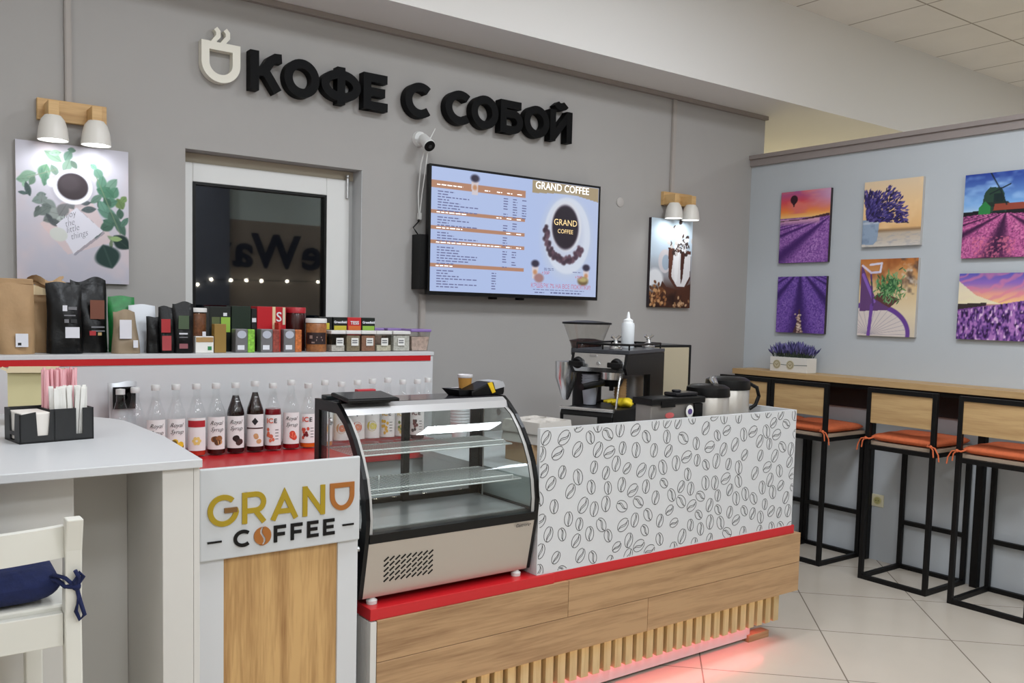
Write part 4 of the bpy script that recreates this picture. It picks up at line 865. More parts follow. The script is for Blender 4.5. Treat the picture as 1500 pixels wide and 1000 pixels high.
# ================================================================== HIGH TABLE, CADDY AND CHAIR
ZT = 1.10
t = thing('high_table', 'white high table with rounded corner beside the logo cabinet', 'table', (.2, 2.8, 0))
pts = [(-.9, 2.29), (.709, 2.288), (.735, 2.743), (.722, 3.1)]+[(.717, 3.16), (.70, 3.215), (.672, 3.262), (.64, 3.31), (.625, 3.36), (.62, 3.5), (-.9, 3.5)]
build('tabletop', MB().prism(pts, lambda u, v, d: (u, v, d), ZT-.022, ZT), LAM, t, bevel=.002)
build('end_panel', MB().bx(.613, .690, 2.302, 2.683, 0, ZT-.022), LAMD, t, bevel=.0015)
build('end_panel_cover', MB().bx(.6905, .706, 2.302, 2.683, 0, ZT-.022), LAMD, t, bevel=.001)
build('back_panel', MB().bx(-.9, .612, 2.665, 2.683, 0, ZT-.022), LAMD, t)
build('pedestal', MB().bx(-.9, .43, 2.42, 2.664, 0, ZT-.0225), LAMD, t)
t = thing('napkin_caddy', 'black plastic napkin and straw caddy on the white high table', 'caddy', (.44, 2.82, ZT), .16)
T = LF(t); BLKM = mat('caddy_black', (34, 35, 36), .5)
cw, cd, ch = .196, .13, .092
m = T(); e = .004
m.bx(-cw/2, cw/2, -cd/2, cd/2, .0005, .005)
m.prism([(-cw/2, 0), (cw/2, 0), (cw/2, ch), (cw/2-.03, ch), (cw/2-.03, .018), (cw/2-.048, .018), (cw/2-.048, ch), (-.018, ch), (-.024, .02), (-.052, .02), (-.056, ch-.005), (-cw/2, ch-.012)], lambda u, v, d: (u, -cd/2+d, v), 0, e)
build('front_wall', m.out(), BLKM, t)
m = T(); m.bx(-cw/2, cw/2, cd/2-e, cd/2, 0, ch); m.bx(cw/2-e, cw/2, -cd/2, cd/2, 0, ch); m.bx(-.01, -.006, -cd/2, cd/2, 0, ch*.95); m.bx(-.01, cw/2, -.002, .002, 0, ch*.95)
m.prism([(-cd/2, 0), (-.02, 0), (-.02, .02), (.02, .02), (.02, 0), (cd/2, 0), (cd/2, ch), (.025, ch), (.02, .03), (-.02, .03), (-.025, ch-.01), (-cd/2, ch-.01)], lambda u, v, d: (-cw/2+d, u, v), 0, e)
build('side_walls', m.out(), BLKM, t)
M_ = WM[t.name]
m = MB()
for k in range(9): m.box((-.053+.0003*k, -.003, .045), (.078, .112, .078)) if k == 0 else None
m.bx(-.085, -.016, -.058, .05, .006, .08); m.v = [tuple(M_ @ Vector(p)) for p in m.v]
tag(build('napkin_stack', m, mat('napkin', (232, 226, 218), .9), bevel=.004), 'stack of white paper napkins in the black caddy', 'napkins', kind='stuff')
PINK = mat('pink_straw', (246, 186, 192), .5); first = None; r3 = random.Random(3)
for k in range(36):
    p = M_ @ Vector((-.002+.0093*(k % 10), .014+.0105*(k//10)+r3.uniform(-.001, .001), .006)); dz = r3.uniform(-.008, .006)
    if first is None:
        m = MB(); m.cyl((p.x, p.y, p.z), (p.x+.001, p.y, p.z+.19), .0042, n=8, cap=False); first = tag(build('drinking_straw', m, PINK, smooth=60), 'pink drinking straw upright in the black caddy', 'straw', 'pink straws in the caddy')
    else:
        c = dup(first, (p.x, p.y, p.z+.001+max(dz, 0))); c.rotation_euler = (r3.uniform(-.05, .05), r3.uniform(-.05, .05), 0)
first = None
for k in range(21):
    p = M_ @ Vector((.002+.0128*(k % 7), -.05+.015*(k//7), .006))
    if first is None:
        m = MB(); m.box((p.x, p.y, p.z+.07), (.011, .004, .14)); m.box((p.x, p.y, p.z+.1405), (.011, .001, .006)); first = tag(build('sugar_stick', m, PAPER, bevel=.0015), 'white paper-wrapped stick in the front pocket of the black caddy', 'sachet', 'white sticks in the caddy')
    else:
        c = dup(first, (p.x, p.y, p.z+r3.uniform(0, .006))); c.rotation_euler = (r3.uniform(-.03, .05), r3.uniform(-.08, .08), r3.uniform(-.5, .5))
t = thing('card_carton', 'pale yellow open carton standing behind the black caddy', 'box', (.455, 3.2, ZT), -.18)
T = LF(t); CARD = mat('cream_card_box', (206, 196, 150), .7)
m = T(); m.bx(-.07, .07, -.05, -.047, .0005, .165); m.bx(-.07, .07, .047, .05, .0005, .17); m.bx(-.07, -.067, -.047, .047, .0005, .17); m.bx(.067, .07, -.047, .047, .0005, .17); m.bx(-.067, .067, -.047, .047, .0005, .004); build('carton', m.out(), CARD, t)
m = T(); m.grid(lambda u, v: (-.072+.145*u, -.05-.02*v+.1*(1-v), .168+.012*(1-v)), 2, 4); m.grid(lambda u, v: (.07+.02*v, -.05+.1*u, .17+.006*v), 2, 2); m.grid(lambda u, v: (-.07-.02*v, -.05+.1*u, .17+.01*v), 2, 2); build('flap', m.out(), mat('cream_flap', (214, 196, 160), .7), t)

CW = mat('chair_white', (222, 220, 210), .45)
t = thing('bar_chair', 'white wooden bar chair pulled up to the high table', 'chair', (.13, 2.1, 0))
yb = 1.95
def post(x):
    m = MB(); prof = [(0, -.03), (.5, -.012), (.86, .0), (1.0, -.012), (1.066, -.03)]
    vs = []
    for z, dy in prof: vs += [(x-.0155, yb+dy-.018, z), (x+.0155, yb+dy-.018, z), (x+.0155, yb+dy+.018, z), (x-.0155, yb+dy+.018, z)]
    fs = [(3, 2, 1, 0), (16, 17, 18, 19)]
    for i in range(4): fs += [(4*i+k, 4*i+(k+1) % 4, 4*i+4+(k+1) % 4, 4*i+4+k) for k in range(4)]
    return m.add(vs, fs)
build('post', post(.3405), CW, t, bevel=.003); build('post', post(-.06), CW, t, bevel=.003)
def curved(x0, x1, z0, z1, yy, th, sag, n=12):
    m = MB(); vs = []
    for k in range(n+1):
        u = k/n; x = x0+(x1-x0)*u; y = yy-sag*4*u*(1-u); zt = z1-.014*(4*u*(1-u))*0
        vs += [(x, y-th/2, z0), (x, y+th/2, z0), (x, y+th/2, z1), (x, y-th/2, z1)]
    fs = [(0, 1, 2, 3), (4*n+3, 4*n+2, 4*n+1, 4*n)]
    for i in range(n): fs += [(4*i+k, 4*i+4+k, 4*i+4+(k+1) % 4, 4*i+(k+1) % 4) for k in range(4)]
    return m.add(vs, fs)
build('top_rail', curved(-.045, .326, .985, 1.048, yb-.006, .02, .03), CW, t, smooth=30)
build('lower_rail', curved(-.045, .326, .50, .54, yb-.008, .018, 0.0), CW, t)
build('seat', MB().bx(-.07, .35, yb+.019, 2.36, .855, .88), CW, t, bevel=.006)
m = MB(); m.bx(-.045, .324, yb-.005, yb+.017, .80, .868); build('rear_apron', m, CW, t, bevel=.002)
m = MB(); m.bx(-.05, -.03, yb+.02, 2.34, .80, .855); m.bx(.31, .33, yb+.02, 2.34, .80, .855); m.bx(-.03, .31, 2.32, 2.34, .8, .855); build('side_aprons', m, CW, t)
for x in (-.04, .32): build('front_leg', MB().bx(x-.018, x+.018, 2.30, 2.338, 0, .855), CW, t, bevel=.003)
build('foot_rest', MB().bx(-.03, .31, 2.305, 2.33, .3, .335), CW, t)
NAVY = mat('navy_cloth', (20, 31, 74), .9, noise=.15, nscale=60, bump=.3)
def cushion(x0, x1, y0, y1, z, h, mt, parent, tufts, name='pad'):
    m = MB(); n = 26
    def S(u, v, s):
        a = math.sin(PI/2*(2*u-1)); b = math.sin(PI/2*(2*v-1)); e = max(0, (1-abs(a)**9)*(1-abs(b)**9))**.5; hh = h*.5*e*((1+.06*math.sin(9*a+4*b)) if s > 0 else 1)
        if s > 0:
            for (tu, tv) in tufts: hh -= h*.3*math.exp(-((u-tu)**2+(v-tv)**2)/.01)*e
        k = 1-.02*abs(a)**2*abs(b)**2
        return ((x0+x1)/2+a*(x1-x0)/2*k, (y0+y1)/2+b*(y1-y0)/2*k, z+h*.5+s*hh*(1 if s > 0 else .98))
    m.grid(lambda u, v: S(u, v, 1), n, n); m.grid(lambda u, v: S(1-u, v, -1), n, n)
    return build(name, m, mt, parent, smooth=60)
t = thing('seat_cushion', 'navy blue tufted cushion tied to the white bar chair', 'cushion', (.14, 2.13, .8805))
cushion(-.07, .327, 1.958, 2.33, .8805, .085, NAVY, t, [(.3, .3), (.7, .3), (.3, .7), (.7, .7)])
m = MB(); x, y, z = .345, 1.925, .925
m.tube([(.30, 1.985, .93), (.315, 1.955, .935), (.325, 1.93, .927), (.343, 1.922, .925)], .005, 8)
m.tube([(.30, 1.985, .93), (.31, 1.96, .945), (.325, 1.925, .945), (.343, 1.922, .925)], .004, 8)
m.tube([(x, y, z), (x+.012, y-.006, z+.02), (x+.006, y-.008, z+.03), (x-.005, y-.008, z+.012), (x, y, z)], .0042, 8)
m.tube([(x, y, z), (x+.006, y-.004, z-.03), (x+.014, y-.004, z-.06), (x+.005, y-.004, z-.068), (x-.002, y-.004, z-.05), (x+.004, y-.004, z-.02), (x, y, z)], .0042, 8)
m.tube([(x, y, z), (x+.003, y-.01, z+.02), (x-.004, y-.012, z+.036)], .004, 8); m.sphere((x, y, z), .009)
build('tie', m, NAVY, t, smooth=60)

# ================================================================== LOGO CABINET
t = thing('logo_cabinet', 'white cabinet front with coffee logo and inset oak panel', 'cabinet', (1.03, 2.7, 0))
yl = 2.43; lx0, lx1 = .745, 1.229; KL = .9605; ZL = lambda z: 1.5+(z-1.5)*KL
build('body', MB().bx(lx0+.003, lx1-.003, yl+.03, 2.83, 0, .89), LAM, t)
m = MB(); m.bx(lx0, .815, yl+.012, yl+.03, 0, .79); m.bx(1.163, lx1, yl+.012, yl+.03, 0, .79); m.bx(.815, 1.163, yl+.012, yl+.03, 0, .08); build('face_frame', m, LAM, t)
build('inset_panel', MB().bx(.815, 1.163, yl+.02, yl+.0295, .08, .79), OAKZ, t)
sg = build('logo_board', MB().bx(lx0, lx1, yl, yl+.012, ZL(.758), ZL(1.028)), mat('board_white', (200, 202, 203), .4), t, bevel=.004)
GOLD = mat('gold_letter', (176, 150, 40), .35, metal=.35); COP = mat('copper_letter', (172, 108, 50), .35, metal=.3); BRZ = mat('bronze_letter', (130, 94, 50), .4, metal=.3)
h = .093*KL; fr0_ = FB(.797*KL, yl, ZL(.856)); fr = lambda u, v, d: fr0_(u*KL, v*KL, d)
h = .093
xs = [.0, .099, .192, .291]
m = MB()
for ch, x, sx in (('G', 0, .98), ('R', .1005, 1.0), ('A', .188, .91), ('N', .289, .88)):
    wd, st = glyph(ch, .165)
    for k, (pts, cl) in enumerate(st):
        if ch == 'G' and k == 1: continue
        m.stroke([(x+p[0]*h*sx, p[1]*h) for p in pts], .165*h, fr, 0, .004-.0004*k, cl)
build('gold_lettering', m, GOLD, sg)
m = MB(); m.stroke([(.048, .046), (.086, .046)], .0145, fr, 0, .005); build('letter_bar', m, BRZ, sg)
m = MB(); wd, st = glyph('D', .165)
for pts, cl in st: m.stroke([(.378+p[0]*h*.99, p[1]*h*.93+.006) for p in pts], .165*h, fr, 0, .004, cl)
build('copper_lettering', m, COP, sg)
m = MB(); h2 = .051; fr2_ = FB(.797*KL, yl, ZL(.788)); fr2 = lambda u, v, d: fr2_(u*KL, v*KL, d)
for ch, x0_, w_ in (('C', .0745, .052), ('F', .197, .0385), ('F', .250, .0385), ('E', .303, .0385), ('E', .356, .0395)):
    wd, st = glyph(ch, .2)
    for k, (pts, cl) in enumerate(st): m.stroke([(x0_+p[0]*w_/wd, p[1]*h2) for p in pts], .2*h2, fr2, 0, .004-.0003*k, cl)
m.bx(.797*KL, .838*KL, yl-.003, yl, ZL(.81), ZL(.8155)); m.bx(1.219*KL, 1.258*KL, yl-.003, yl, ZL(.81), ZL(.8155)); build('black_lettering', m, BLK, sg)
m = MB(); cx, cy = .1625, .0255
for s in (1, -1):
    pts = arc(cx, cy, .0265, .0265, 70, 250, 16) if s > 0 else arc(cx, cy, .0265, .0285, 250, 430, 16)
    sl = [(cx+.008*math.cos(math.radians(70))+.006*math.sin(k/6*2*PI)*1.0+.0+(-.0015 if s > 0 else .0015), cy-.0265+.053*k/6) for k in range(7)]
    if s < 0: sl = sl[::-1]
    if s > 0: m.prism(pts+[(p[0]-.004, p[1]) for p in sl], fr2, 0, .004)
    else: m.prism(pts+[(p[0], p[1]) for p in sl], fr2, 0, .004)
build('coffee_bean_letter', m, COP, sg)

# ================================================================== SERVICE COUNTER
t = thing('service_counter', 'low front counter clad in oak boards above a slatted base', 'counter', (2.4, 2.7, 0))
y0 = 2.44; cx0, cx1 = 1.30, 3.46
build('carcass', MB().bx(1.30, 3.40, 2.53, 3.26, .10, .513), LAM, t)
m = MB()
for (a, b_, z0, z1) in ((cx0, 2.085, .380, .515), (2.087, 3.475, .380, .515), (cx0, 2.50, .245, .378), (2.502, 3.475, .245, .378)): m.bx(a, b_, y0, y0+.018, z0, z1)
m.bx(3.455, 3.475, y0+.018, 3.26, .245, .515)
build('oak_boards', m, OAK, t, bevel=.0008, seg=1)
m = MB()
for k in range(3): m.bx(1.277, 1.298, y0+.002+.031*k, y0+.031+.031*k, 0, .512)
build('end_panel', m, LAMD, t)
x = 1.335
while x < 3.385:
    build('slat', MB().bx(x, x+.036, 2.50, 2.529, .098, .2449), SLAT, t); x += .0585
build('slat_backing', MB().bx(1.30, 3.385, 2.529, 2.5299, .1, .245), mat('backing_brown', (120, 100, 74), .7), t)
build('plinth', MB().bx(1.30, 3.30, 2.565, 2.585, .018, .10), LAM, t)
build('foot', MB().bx(3.28, 3.425, 2.553, 2.60, 0, .032), OAK, t)
m = MB(); m.bx(1.33, 3.38, 2.545, 2.555, .090, .096); build('led_strip', m, mat('red_led', (255, 120, 120), emit=(255, 96, 104), es=11), t)
m = MB(); m.bx(1.33, 3.39, 2.462, 2.47, .254, .258); build('led_strip', m, mat('warm_led', (255, 220, 150), emit=(255, 225, 170), es=8), t)
m = MB(); m.bx(1.278, 2.02, y0+.006, 2.98, .5155, .553); m.bx(2.021, 3.44, y0+.012, 3.26, .5155, .553)
tag(build('worktop', m, REDL, bevel=.0015), 'red counter ledge under the glass case and bean-print panel', 'worktop')
px0, px1, pz0, pz1, py = 1.945, 3.422, .5535, 1.084, 2.455
fp = tag(build('printed_screen', MB().bx(px0, px1, py, py+.016, pz0, pz1), LAM), 'tall white board printed with coffee bean outlines on the red ledge', 'counter screen')
tag(build('side_screen', MB().bx(px1-.016, px1, py+.0165, 3.26, pz0, pz1), LAM), 'plain white end board joining the bean-print board, nearest the stools', 'counter screen')
t = thing('coffee_worktop', 'white worktop hidden behind the bean-print board, carrying the coffee machine', 'worktop', (2.6, 2.8, .553))
build('top_board', MB().bx(px0, px1-.0165, py+.0165, 3.285, .875, .8995), LAM, t)
build('support', MB().bx(px0, px0+.016, py+.0165, 3.26, pz0, .8745), LAM, t); build('support', MB().bx(2.9, 2.916, py+.0165, 3.26, pz0, .8745), LAM, t)
m = MB(); pts = []; r4 = random.Random(12); tries = 0
fr = FB(px0, py, pz0); PW, PH = px1-px0, pz1-pz0
while tries < 9000:
    tries += 1; a = (r4.uniform(-.005, PW+.005), r4.uniform(-.005, PH+.005))
    if all((a[0]-b[0])**2+(a[1]-b[1])**2 > .0588**2 for b in pts): pts.append(a)
def clipst(p, w, cl):
    run = []
    q = list(p)+([p[0]] if cl else [])
    for s in q:
        if .002 < s[0] < PW-.002 and .002 < s[1] < PH-.002: run.append(s)
        else:
            if len(run) > 1: m.stroke(run, w, fr, 0, .0006)
            run = []
    if len(run) > 1: m.stroke(run, w, fr, 0, .0006)
for (cx, cy) in pts:
    a = r4.choice([r4.uniform(20, 160), r4.uniform(60, 120), r4.uniform(20, 160)]); s = r4.uniform(.85, 1.12); L_, S_ = .0285*s, .0205*s; ca, sa = math.cos(math.radians(a)), math.sin(math.radians(a))
    T2 = lambda p: (cx+p[0]*ca-p[1]*sa, cy+p[0]*sa+p[1]*ca)
    off = r4.uniform(.15, .3)
    clipst([T2(p) for p in arc(0, 0, L_, S_, 8, 352, 22)], .0021, False)
    clipst([T2((L_*(-.98+1.96*k/10), S_*(off*math.sin(k/10*2*PI)))) for k in range(11)], .0021, False)
    clipst([T2((L_*(-.8+1.6*k/8), S_*(off*.9*math.sin((.08+.84*k/8)*2*PI)-.34*math.sin(PI*k/8)))) for k in range(9)], .0017, False)
build('bean_print', m, mat('bean_line', (46, 45, 46), .6), fp)

# ================================================================== DISPLAY CASE
t = thing('display_case', 'curved glass refrigerated display case with steel vented base', 'display case', (1.6, 2.62, .553))
dx0, dx1, yB = 1.256, 1.936, 2.83
ZC = .5535
prof = [(2.452, .792), (2.450, .84), (2.459, .905), (2.477, .965), (2.507, 1.024), (2.547, 1.081), (2.59, 1.126), (2.632, 1.150)]
ztop = 1.185
for x in (1.31, 1.885):
    for y in (2.50, 2.78):
        build('foot', MB().lathe([(0, 0), (.017, 0), (.018, .012), (.012, .016), (.008, .024), (0, .024)], (x, y, ZC), 16), PVC, t, smooth=40)
zb = .577
def side(x0, x1):
    m = MB(); out = [(yB, zb), (2.486, zb), (2.447, .765), (2.442, .80)] + [(p[0]-.012, p[1]) for p in prof[1:-1]] + [(2.628, 1.165), (2.66, ztop), (yB, ztop)]
    inn = [(yB-.03, .80), (2.475, .80)] + [(p[0]+.02, p[1]-.004) for p in prof[1:-1]] + [(2.66, 1.15), (yB-.03, 1.15)]
    n = len(out); mm = len(inn)
    F = lambda u, v, d: (d, u, v)
    # frame ring: bottom plate + curved strip + top + rear post
    m.prism(out[:4]+[(2.475, .80), (yB, .80)], F, x0, x1)
    st = out[3:]; k2 = inn[1:]
    L_ = out[3:12]+[out[12]]
    inner = [(2.475, .80)]+[(p[0]+.02, p[1]-.004) for p in prof[1:-1]]+[(2.66, 1.15)]
    outer = [(2.442, .80)]+[(p[0]-.012, p[1]) for p in prof[1:-1]]+[(2.628, 1.165)]
    for i in range(len(outer)-1): m.prism([outer[i], inner[i], inner[i+1], outer[i+1]], F, x0, x1)
    m.prism([(2.628, 1.165), (2.66, 1.15), (yB, 1.15), (yB, ztop), (2.66, ztop)], F, x0, x1); m.prism([(yB-.035, .80), (yB, .80), (yB, 1.15), (yB-.035, 1.15)], F, x0, x1)
    return m
DBLK = mat('case_black', (8, 8, 9), .3, spec=.3)
for a, b_ in ((dx0, dx0+.014), (dx1-.014, dx1)):
    f_ = build('side_frame', side(a, b_), DBLK, t)
    m = MB(); gx = (a+b_)/2; m.prism([(2.475, .80)]+[(p[0]+.02, p[1]-.004) for p in prof[1:-1]]+[(2.66, 1.15), (yB-.035, 1.15), (yB-.035, .80)], lambda u, v, d: (d, u, v), gx-.002, gx+.002); build('side_glass', m, CGLASS, f_)
    m = MB()
    for (yy, zz, r) in ((2.70, 1.12, .013), (2.49, .74, .009)):
        xx = a if a == dx0 else b_; s = -1 if a == dx0 else 1; m.cyl((xx, yy, zz), (xx+s*.006, yy, zz), r, r*.8, 16)
    build('fixing_knob', m, ALU, f_, smooth=40)
GX0, GX1 = dx0+.0145, dx1-.0145
m = MB(); m.add([(GX0, 2.486, zb), (GX1, 2.486, zb), (GX1, 2.447, .762), (GX0, 2.447, .762), (GX0, 2.52, zb), (GX1, 2.52, zb), (GX1, 2.52, .762), (GX0, 2.52, .762)], [(0, 1, 2, 3), (4, 7, 6, 5), (0, 4, 5, 1), (3, 2, 6, 7), (0, 3, 7, 4), (1, 5, 6, 2)])
fpn = build('front_panel', m, mat('case_steel', (192, 186, 178), .33, metal=.75), t)
build('base_box', MB().bx(GX0, GX1, 2.521, yB, zb, .775), DARK, t)
sl = lambda u, v, d: (1.335+u, 2.486-.039*((.622-zb+v)/.185)-d, .622+v)
m = MB()
for i in range(9):
    for j in range(5):
        u = .004+.0206*i+(-.002*j); v = .003+.0178*j
        m.stroke([(u+.0, v), (u+.0155, v+.0135)], .0058, sl, .0003, .0008)
build('vent_slots', m, BLACK, fpn)
m = MB(); m.text('Gastrorag', .016, lambda u, v, d: (1.838+u, 2.4455-d, .745+v), d1=.0015, sx=1.0, off=.0003, shear=.2); build('maker_mark', m, DARK, fpn)
m = MB(); m.add([(GX0, 2.443, .763), (GX1, 2.443, .763), (GX1, 2.440, .792), (GX0, 2.440, .792), (GX0, 2.50, .763), (GX1, 2.50, .763), (GX1, 2.50, .792), (GX0, 2.50, .792)], [(0, 1, 2, 3), (4, 7, 6, 5), (0, 4, 5, 1), (3, 2, 6, 7), (0, 3, 7, 4), (1, 5, 6, 2)]); build('black_band', m, DBLK, t)
build('case_floor', MB().bx(GX0, GX1, 2.501, yB, .776, .795), mat('case_tray', (196, 196, 196), .2, metal=.5), t)
m = MB(); n = len(prof)
vs = [(x, p[0]+d, p[1]) for d in (0, .004) for p in prof for x in (GX0, GX1)]
fs = [(2*i, 2*i+1, 2*i+3, 2*i+2) for i in range(n-1)]+[(2*n+2*i, 2*n+2*i+2, 2*n+2*i+3, 2*n+2*i+1) for i in range(n-1)]
m.add(vs, fs); build('curved_glass', m, CGLASS, t, smooth=60)
for x0_, x1_ in ((GX0, GX0+.012), (GX1-.012, GX1)):
    m = MB(); m.add([(x, p[0]-.003+d, p[1]) for d in (0, .0025) for p in prof for x in (x0_, x1_)], fs+[(2*i, 2*i+2, 2*n+2*i+2, 2*n+2*i) for i in range(n-1)]+[(2*i+1, 2*n+2*i+1, 2*n+2*i+3, 2*i+3) for i in range(n-1)]); build('glass_edge_trim', m, mat('edge_grey', (178, 176, 172), .4), t)
m = MB(); m.prism([(2.622, 1.146), (2.64, 1.146), (2.668, ztop-.004), (2.655, ztop-.003), (2.632, 1.170)], lambda u, v, d: (d, u, v), GX0, GX1); build('top_trim', m, mat('trim_silver', (205, 205, 206), .3, metal=.6), t)
m = MB(); m.bx(GX0, GX1, 2.66, yB, ztop-.02, ztop-.002); build('top_panel', m, mat('smoked_top', (64, 62, 66), .12), t)
# rear sliding doors
for k, (a, b_, yy) in enumerate(((GX0, 1.62, yB-.012), (1.59, GX1, yB-.026))):
    m = MB(); s = .026
    m.bx(a, a+s, yy, yy+.012, .796, ztop-.021); m.bx(b_-s-(.01 if k else 0), b_, yy, yy+.012, .796, ztop-.021); m.bx(a+s, b_-s, yy, yy+.012, .796, .815); m.bx(a+s, b_-s, yy, yy+.012, 1.145, ztop-.021)
    d_ = build('rear_door', m, DBLK, t); build('door_glass', MB().bx(a+s, b_-s, yy+.004, yy+.008, .815, 1.145), CGLASS, d_)
WIRE = mat('wire_chrome', (222, 222, 220), .35, metal=.2)
for z, yf in ((1.018, 2.575), (.90, 2.515)):
    m = MB(); yr = 2.785
    for yy in (yf, yr): m.cyl((GX0+.012, yy, z), (GX1-.012, yy, z), .0028, n=8)
    m.cyl((GX0+.03, yf, z+.017), (GX1-.05, yf, z+.017), .0022, n=8)
    for x in (GX0+.03, GX1-.05): m.cyl((x, yf, z), (x, yf, z+.017), .0022, n=6)
    x = GX0+.012
    while x < GX1-.01: m.cyl((x, yf, z+.002), (x, yr, z+.002), .0019, n=6, cap=False); x += .0145
    build('wire_shelf', m, WIRE, t, smooth=60)
for x in (GX0+.006, GX1-.01):
    m = MB(); m.cyl((x, 2.76, .796), (x, 2.76, 1.16), .003, n=6); build('shelf_upright', m, ALU, t)
m = MB(); m.tube([(1.36, 2.56, .90), (1.362, 2.56, .94), (1.37, 2.575, .95), (1.376, 2.59, .9)], .002, 6); build('price_hook', m, WIRE, t)
m = MB(); m.bx(1.70, GX1-.02, 2.81, 2.816, .96, 1.1)
# things on the case
t = thing('tablet', 'black tablet lying tilted on the front corner of the display case top', 'tablet', (1.36, 2.68, ztop-.002), .0)
T = LF(t)
m = T(); m.box((.0, -.02, .018), (.19, .13, .012), rx=.10); build('tablet_body', m.out(), BLK, t, bevel=.004)
m = T(); m.box((.0, -.02, .0245), (.176, .116, .0012), rx=.10); build('tablet_screen', m.out(), mat('off_screen', (34, 34, 38), .1), t)
m = T(); m.box((0, .025, .012), (.14, .02, .022)); m.box((0, -.055, .005), (.14, .02, .008)); build('tablet_stand', m.out(), BLK, t)
m = MB(); m.bx(1.385, 1.455, 2.765, 2.79, ztop-.0015, ztop+.03); o_ = tag(build('snack_box', m, mat('red_pack', (190, 50, 60), .4), bevel=.002), 'small red packet behind the tablet on the display case', 'packet')
m = MB(); m.bx(1.39, 1.45, 2.7638, 2.765, ztop+.006, ztop+.018); build('white_print', m, LBW, o_)
m = MB(); m.bx(1.27, 1.37, 2.77, 2.81, ztop-.0015, ztop+.014); tag(build('card_reader', m, mat('reader_black', (24, 30, 30), .3), bevel=.003), 'flat dark device at the back corner of the display case top', 'card reader')
# payment terminal
t = thing('payment_terminal', 'black payment terminal with yellow edge and grey paper slot on the display case', 'payment terminal', (1.885, 2.735, ztop-.002), .12)
T = LF(t)
m = T(); m.prism([(-.085, .0), (.07, .0), (.075, .01), (.075, .03), (.06, .05), (.0, .048), (-.085, .018)], lambda u, v, d: (u, d, v), -.04, .04); build('terminal_body', m.out(), BLK, t, bevel=.004)
m = T(); m.prism([(.016, .05), (.066, .0505), (.078, .030), (.028, .022)], lambda u, v, d: (u, d, v), -.0412, -.036); m.prism([(.005, .0492), (.058, .051), (.058, .053), (.005, .0515)], lambda u, v, d: (u, d, v), -.036, .036); build('grey_cover', m.out(), mat('terminal_grey', (176, 176, 178), .35), t)
m = T(); m.prism([(-.012, .047), (.01, .0495), (.028, .012), (.012, .008)], lambda u, v, d: (u, d, v), -.0425, -.0385); build('yellow_trim', m.out(), mat('terminal_yellow', (226, 186, 30), .4), t)
t = thing('coin_tray', 'shallow black tray beside the payment terminal on the display case', 'tray', (1.79, 2.74, ztop-.002), .1)
T = LF(t); m = T(); m.add([(-.03, -.035, .0), (.03, -.035, 0), (.03, .035, 0), (-.03, .035, 0), (-.05, -.05, .026), (.05, -.05, .022), (.05, .05, .022), (-.05, .05, .026), (-.044, -.044, .024), (.044, -.044, .02), (.044, .044, .02), (-.044, .044, .024), (-.027, -.03, .004), (.027, -.03, .004), (.027, .03, .004), (-.027, .03, .004)],
  [(3, 2, 1, 0), (0, 1, 5, 4), (1, 2, 6, 5), (2, 3, 7, 6), (3, 0, 4, 7), (4, 5, 9, 8), (5, 6, 10, 9), (6, 7, 11, 10), (7, 4, 8, 11), (8, 9, 13, 12), (9, 10, 14, 13), (10, 11, 15, 14), (11, 8, 12, 15), (12, 13, 14, 15)]); build('tray_body', m.out(), BLK, t)
t = thing('kraft_cup', 'small kraft paper cup with white rim upside behind the payment terminal', 'cup', (1.845, 2.795, ztop-.002))
t['label'] = 'small kraft paper cup with white rim behind the payment terminal'
build('cup_body', MB().lathe([(0, 0), (.02, 0), (.0265, .062), (.0255, .062), (.019, .003), (0, .003)], (1.845, 2.795, ztop-.002), 24), mat('kraft_cup', (178, 128, 56), .7), t, smooth=40)
build('cup_rim', MB().lathe([(.0262, .06), (.0285, .063), (.0285, .072), (.0265, .0725), (.025, .062)], (1.845, 2.795, ztop-.002), 24), CUPW, t, smooth=40)

# ================================================================== COFFEE STATION BEHIND THE BEAN PANEL
ZW = .9
t = thing('espresso_machine', 'black and chrome espresso machine behind the bean-print panel', 'espresso machine', (2.52, 2.96, ZW), math.radians(-66))
T = LF(t); mw, md = .245, .44
m = T(); m.bx(.0045, mw-.0045, .27, md, 0, .424); build('rear_body', m.out(), mat('machine_dark', (22, 21, 21), .3, metal=.2, spec=.3), t, bevel=.004)
m = T(); m.prism([(.27, .0), (md+.005, 0), (md+.005, .424), (.0, .424), (-.02, .365), (.0, .338), (.27, .33)], lambda u, v, d: (d, u, v), mw-.004, mw+.008); m.prism([(.27, .0), (md+.005, 0), (md+.005, .424), (.0, .424), (-.02, .365), (.0, .338), (.27, .33)], lambda u, v, d: (d, u, v), -.008, .004); build('side_panel', m.out(), BLK, t)
m = T(); m.prism([(.269, .345), (.269, .424), (.0, .424), (-.018, .365), (.0, .345)], lambda u, v, d: (d, u, v), .005, mw-.005); hd = build('group_head_housing', m.out(), CHROME, t)
m = T(); m.prism([(-.0, .425), (.0, .442), (md, .442), (md, .425)], lambda u, v, d: (d, u, v), -.012, mw+.012); build('cup_warmer_top', m.out(), mat('top_grey', (70, 72, 78), .3, metal=.5), t, bevel=.003)
m = T(); 
for yy in (.03, .41): m.cyl((.0, yy, .465), (mw, yy, .465), .005, n=8)
for xx in (0, mw): m.cyl((xx, .03, .465), (xx, .41, .465), .005, n=8)
for xx in (0, mw/2, mw):
    for yy in (.03, .41): m.cyl((xx, yy, .442), (xx, yy, .465), .004, n=6)
build('gallery_rail', m.out(), BLK, t)
for xx in (.03, mw-.035):
    m = T(); m.cyl((xx, -.012, .385), (xx, -.035, .38), .026, .024, 20); m.bx(xx-.034, xx+.034, -.046, -.03, .369, .391); build('steam_knob', m.out(), BLK, t, smooth=40, bevel=.004)
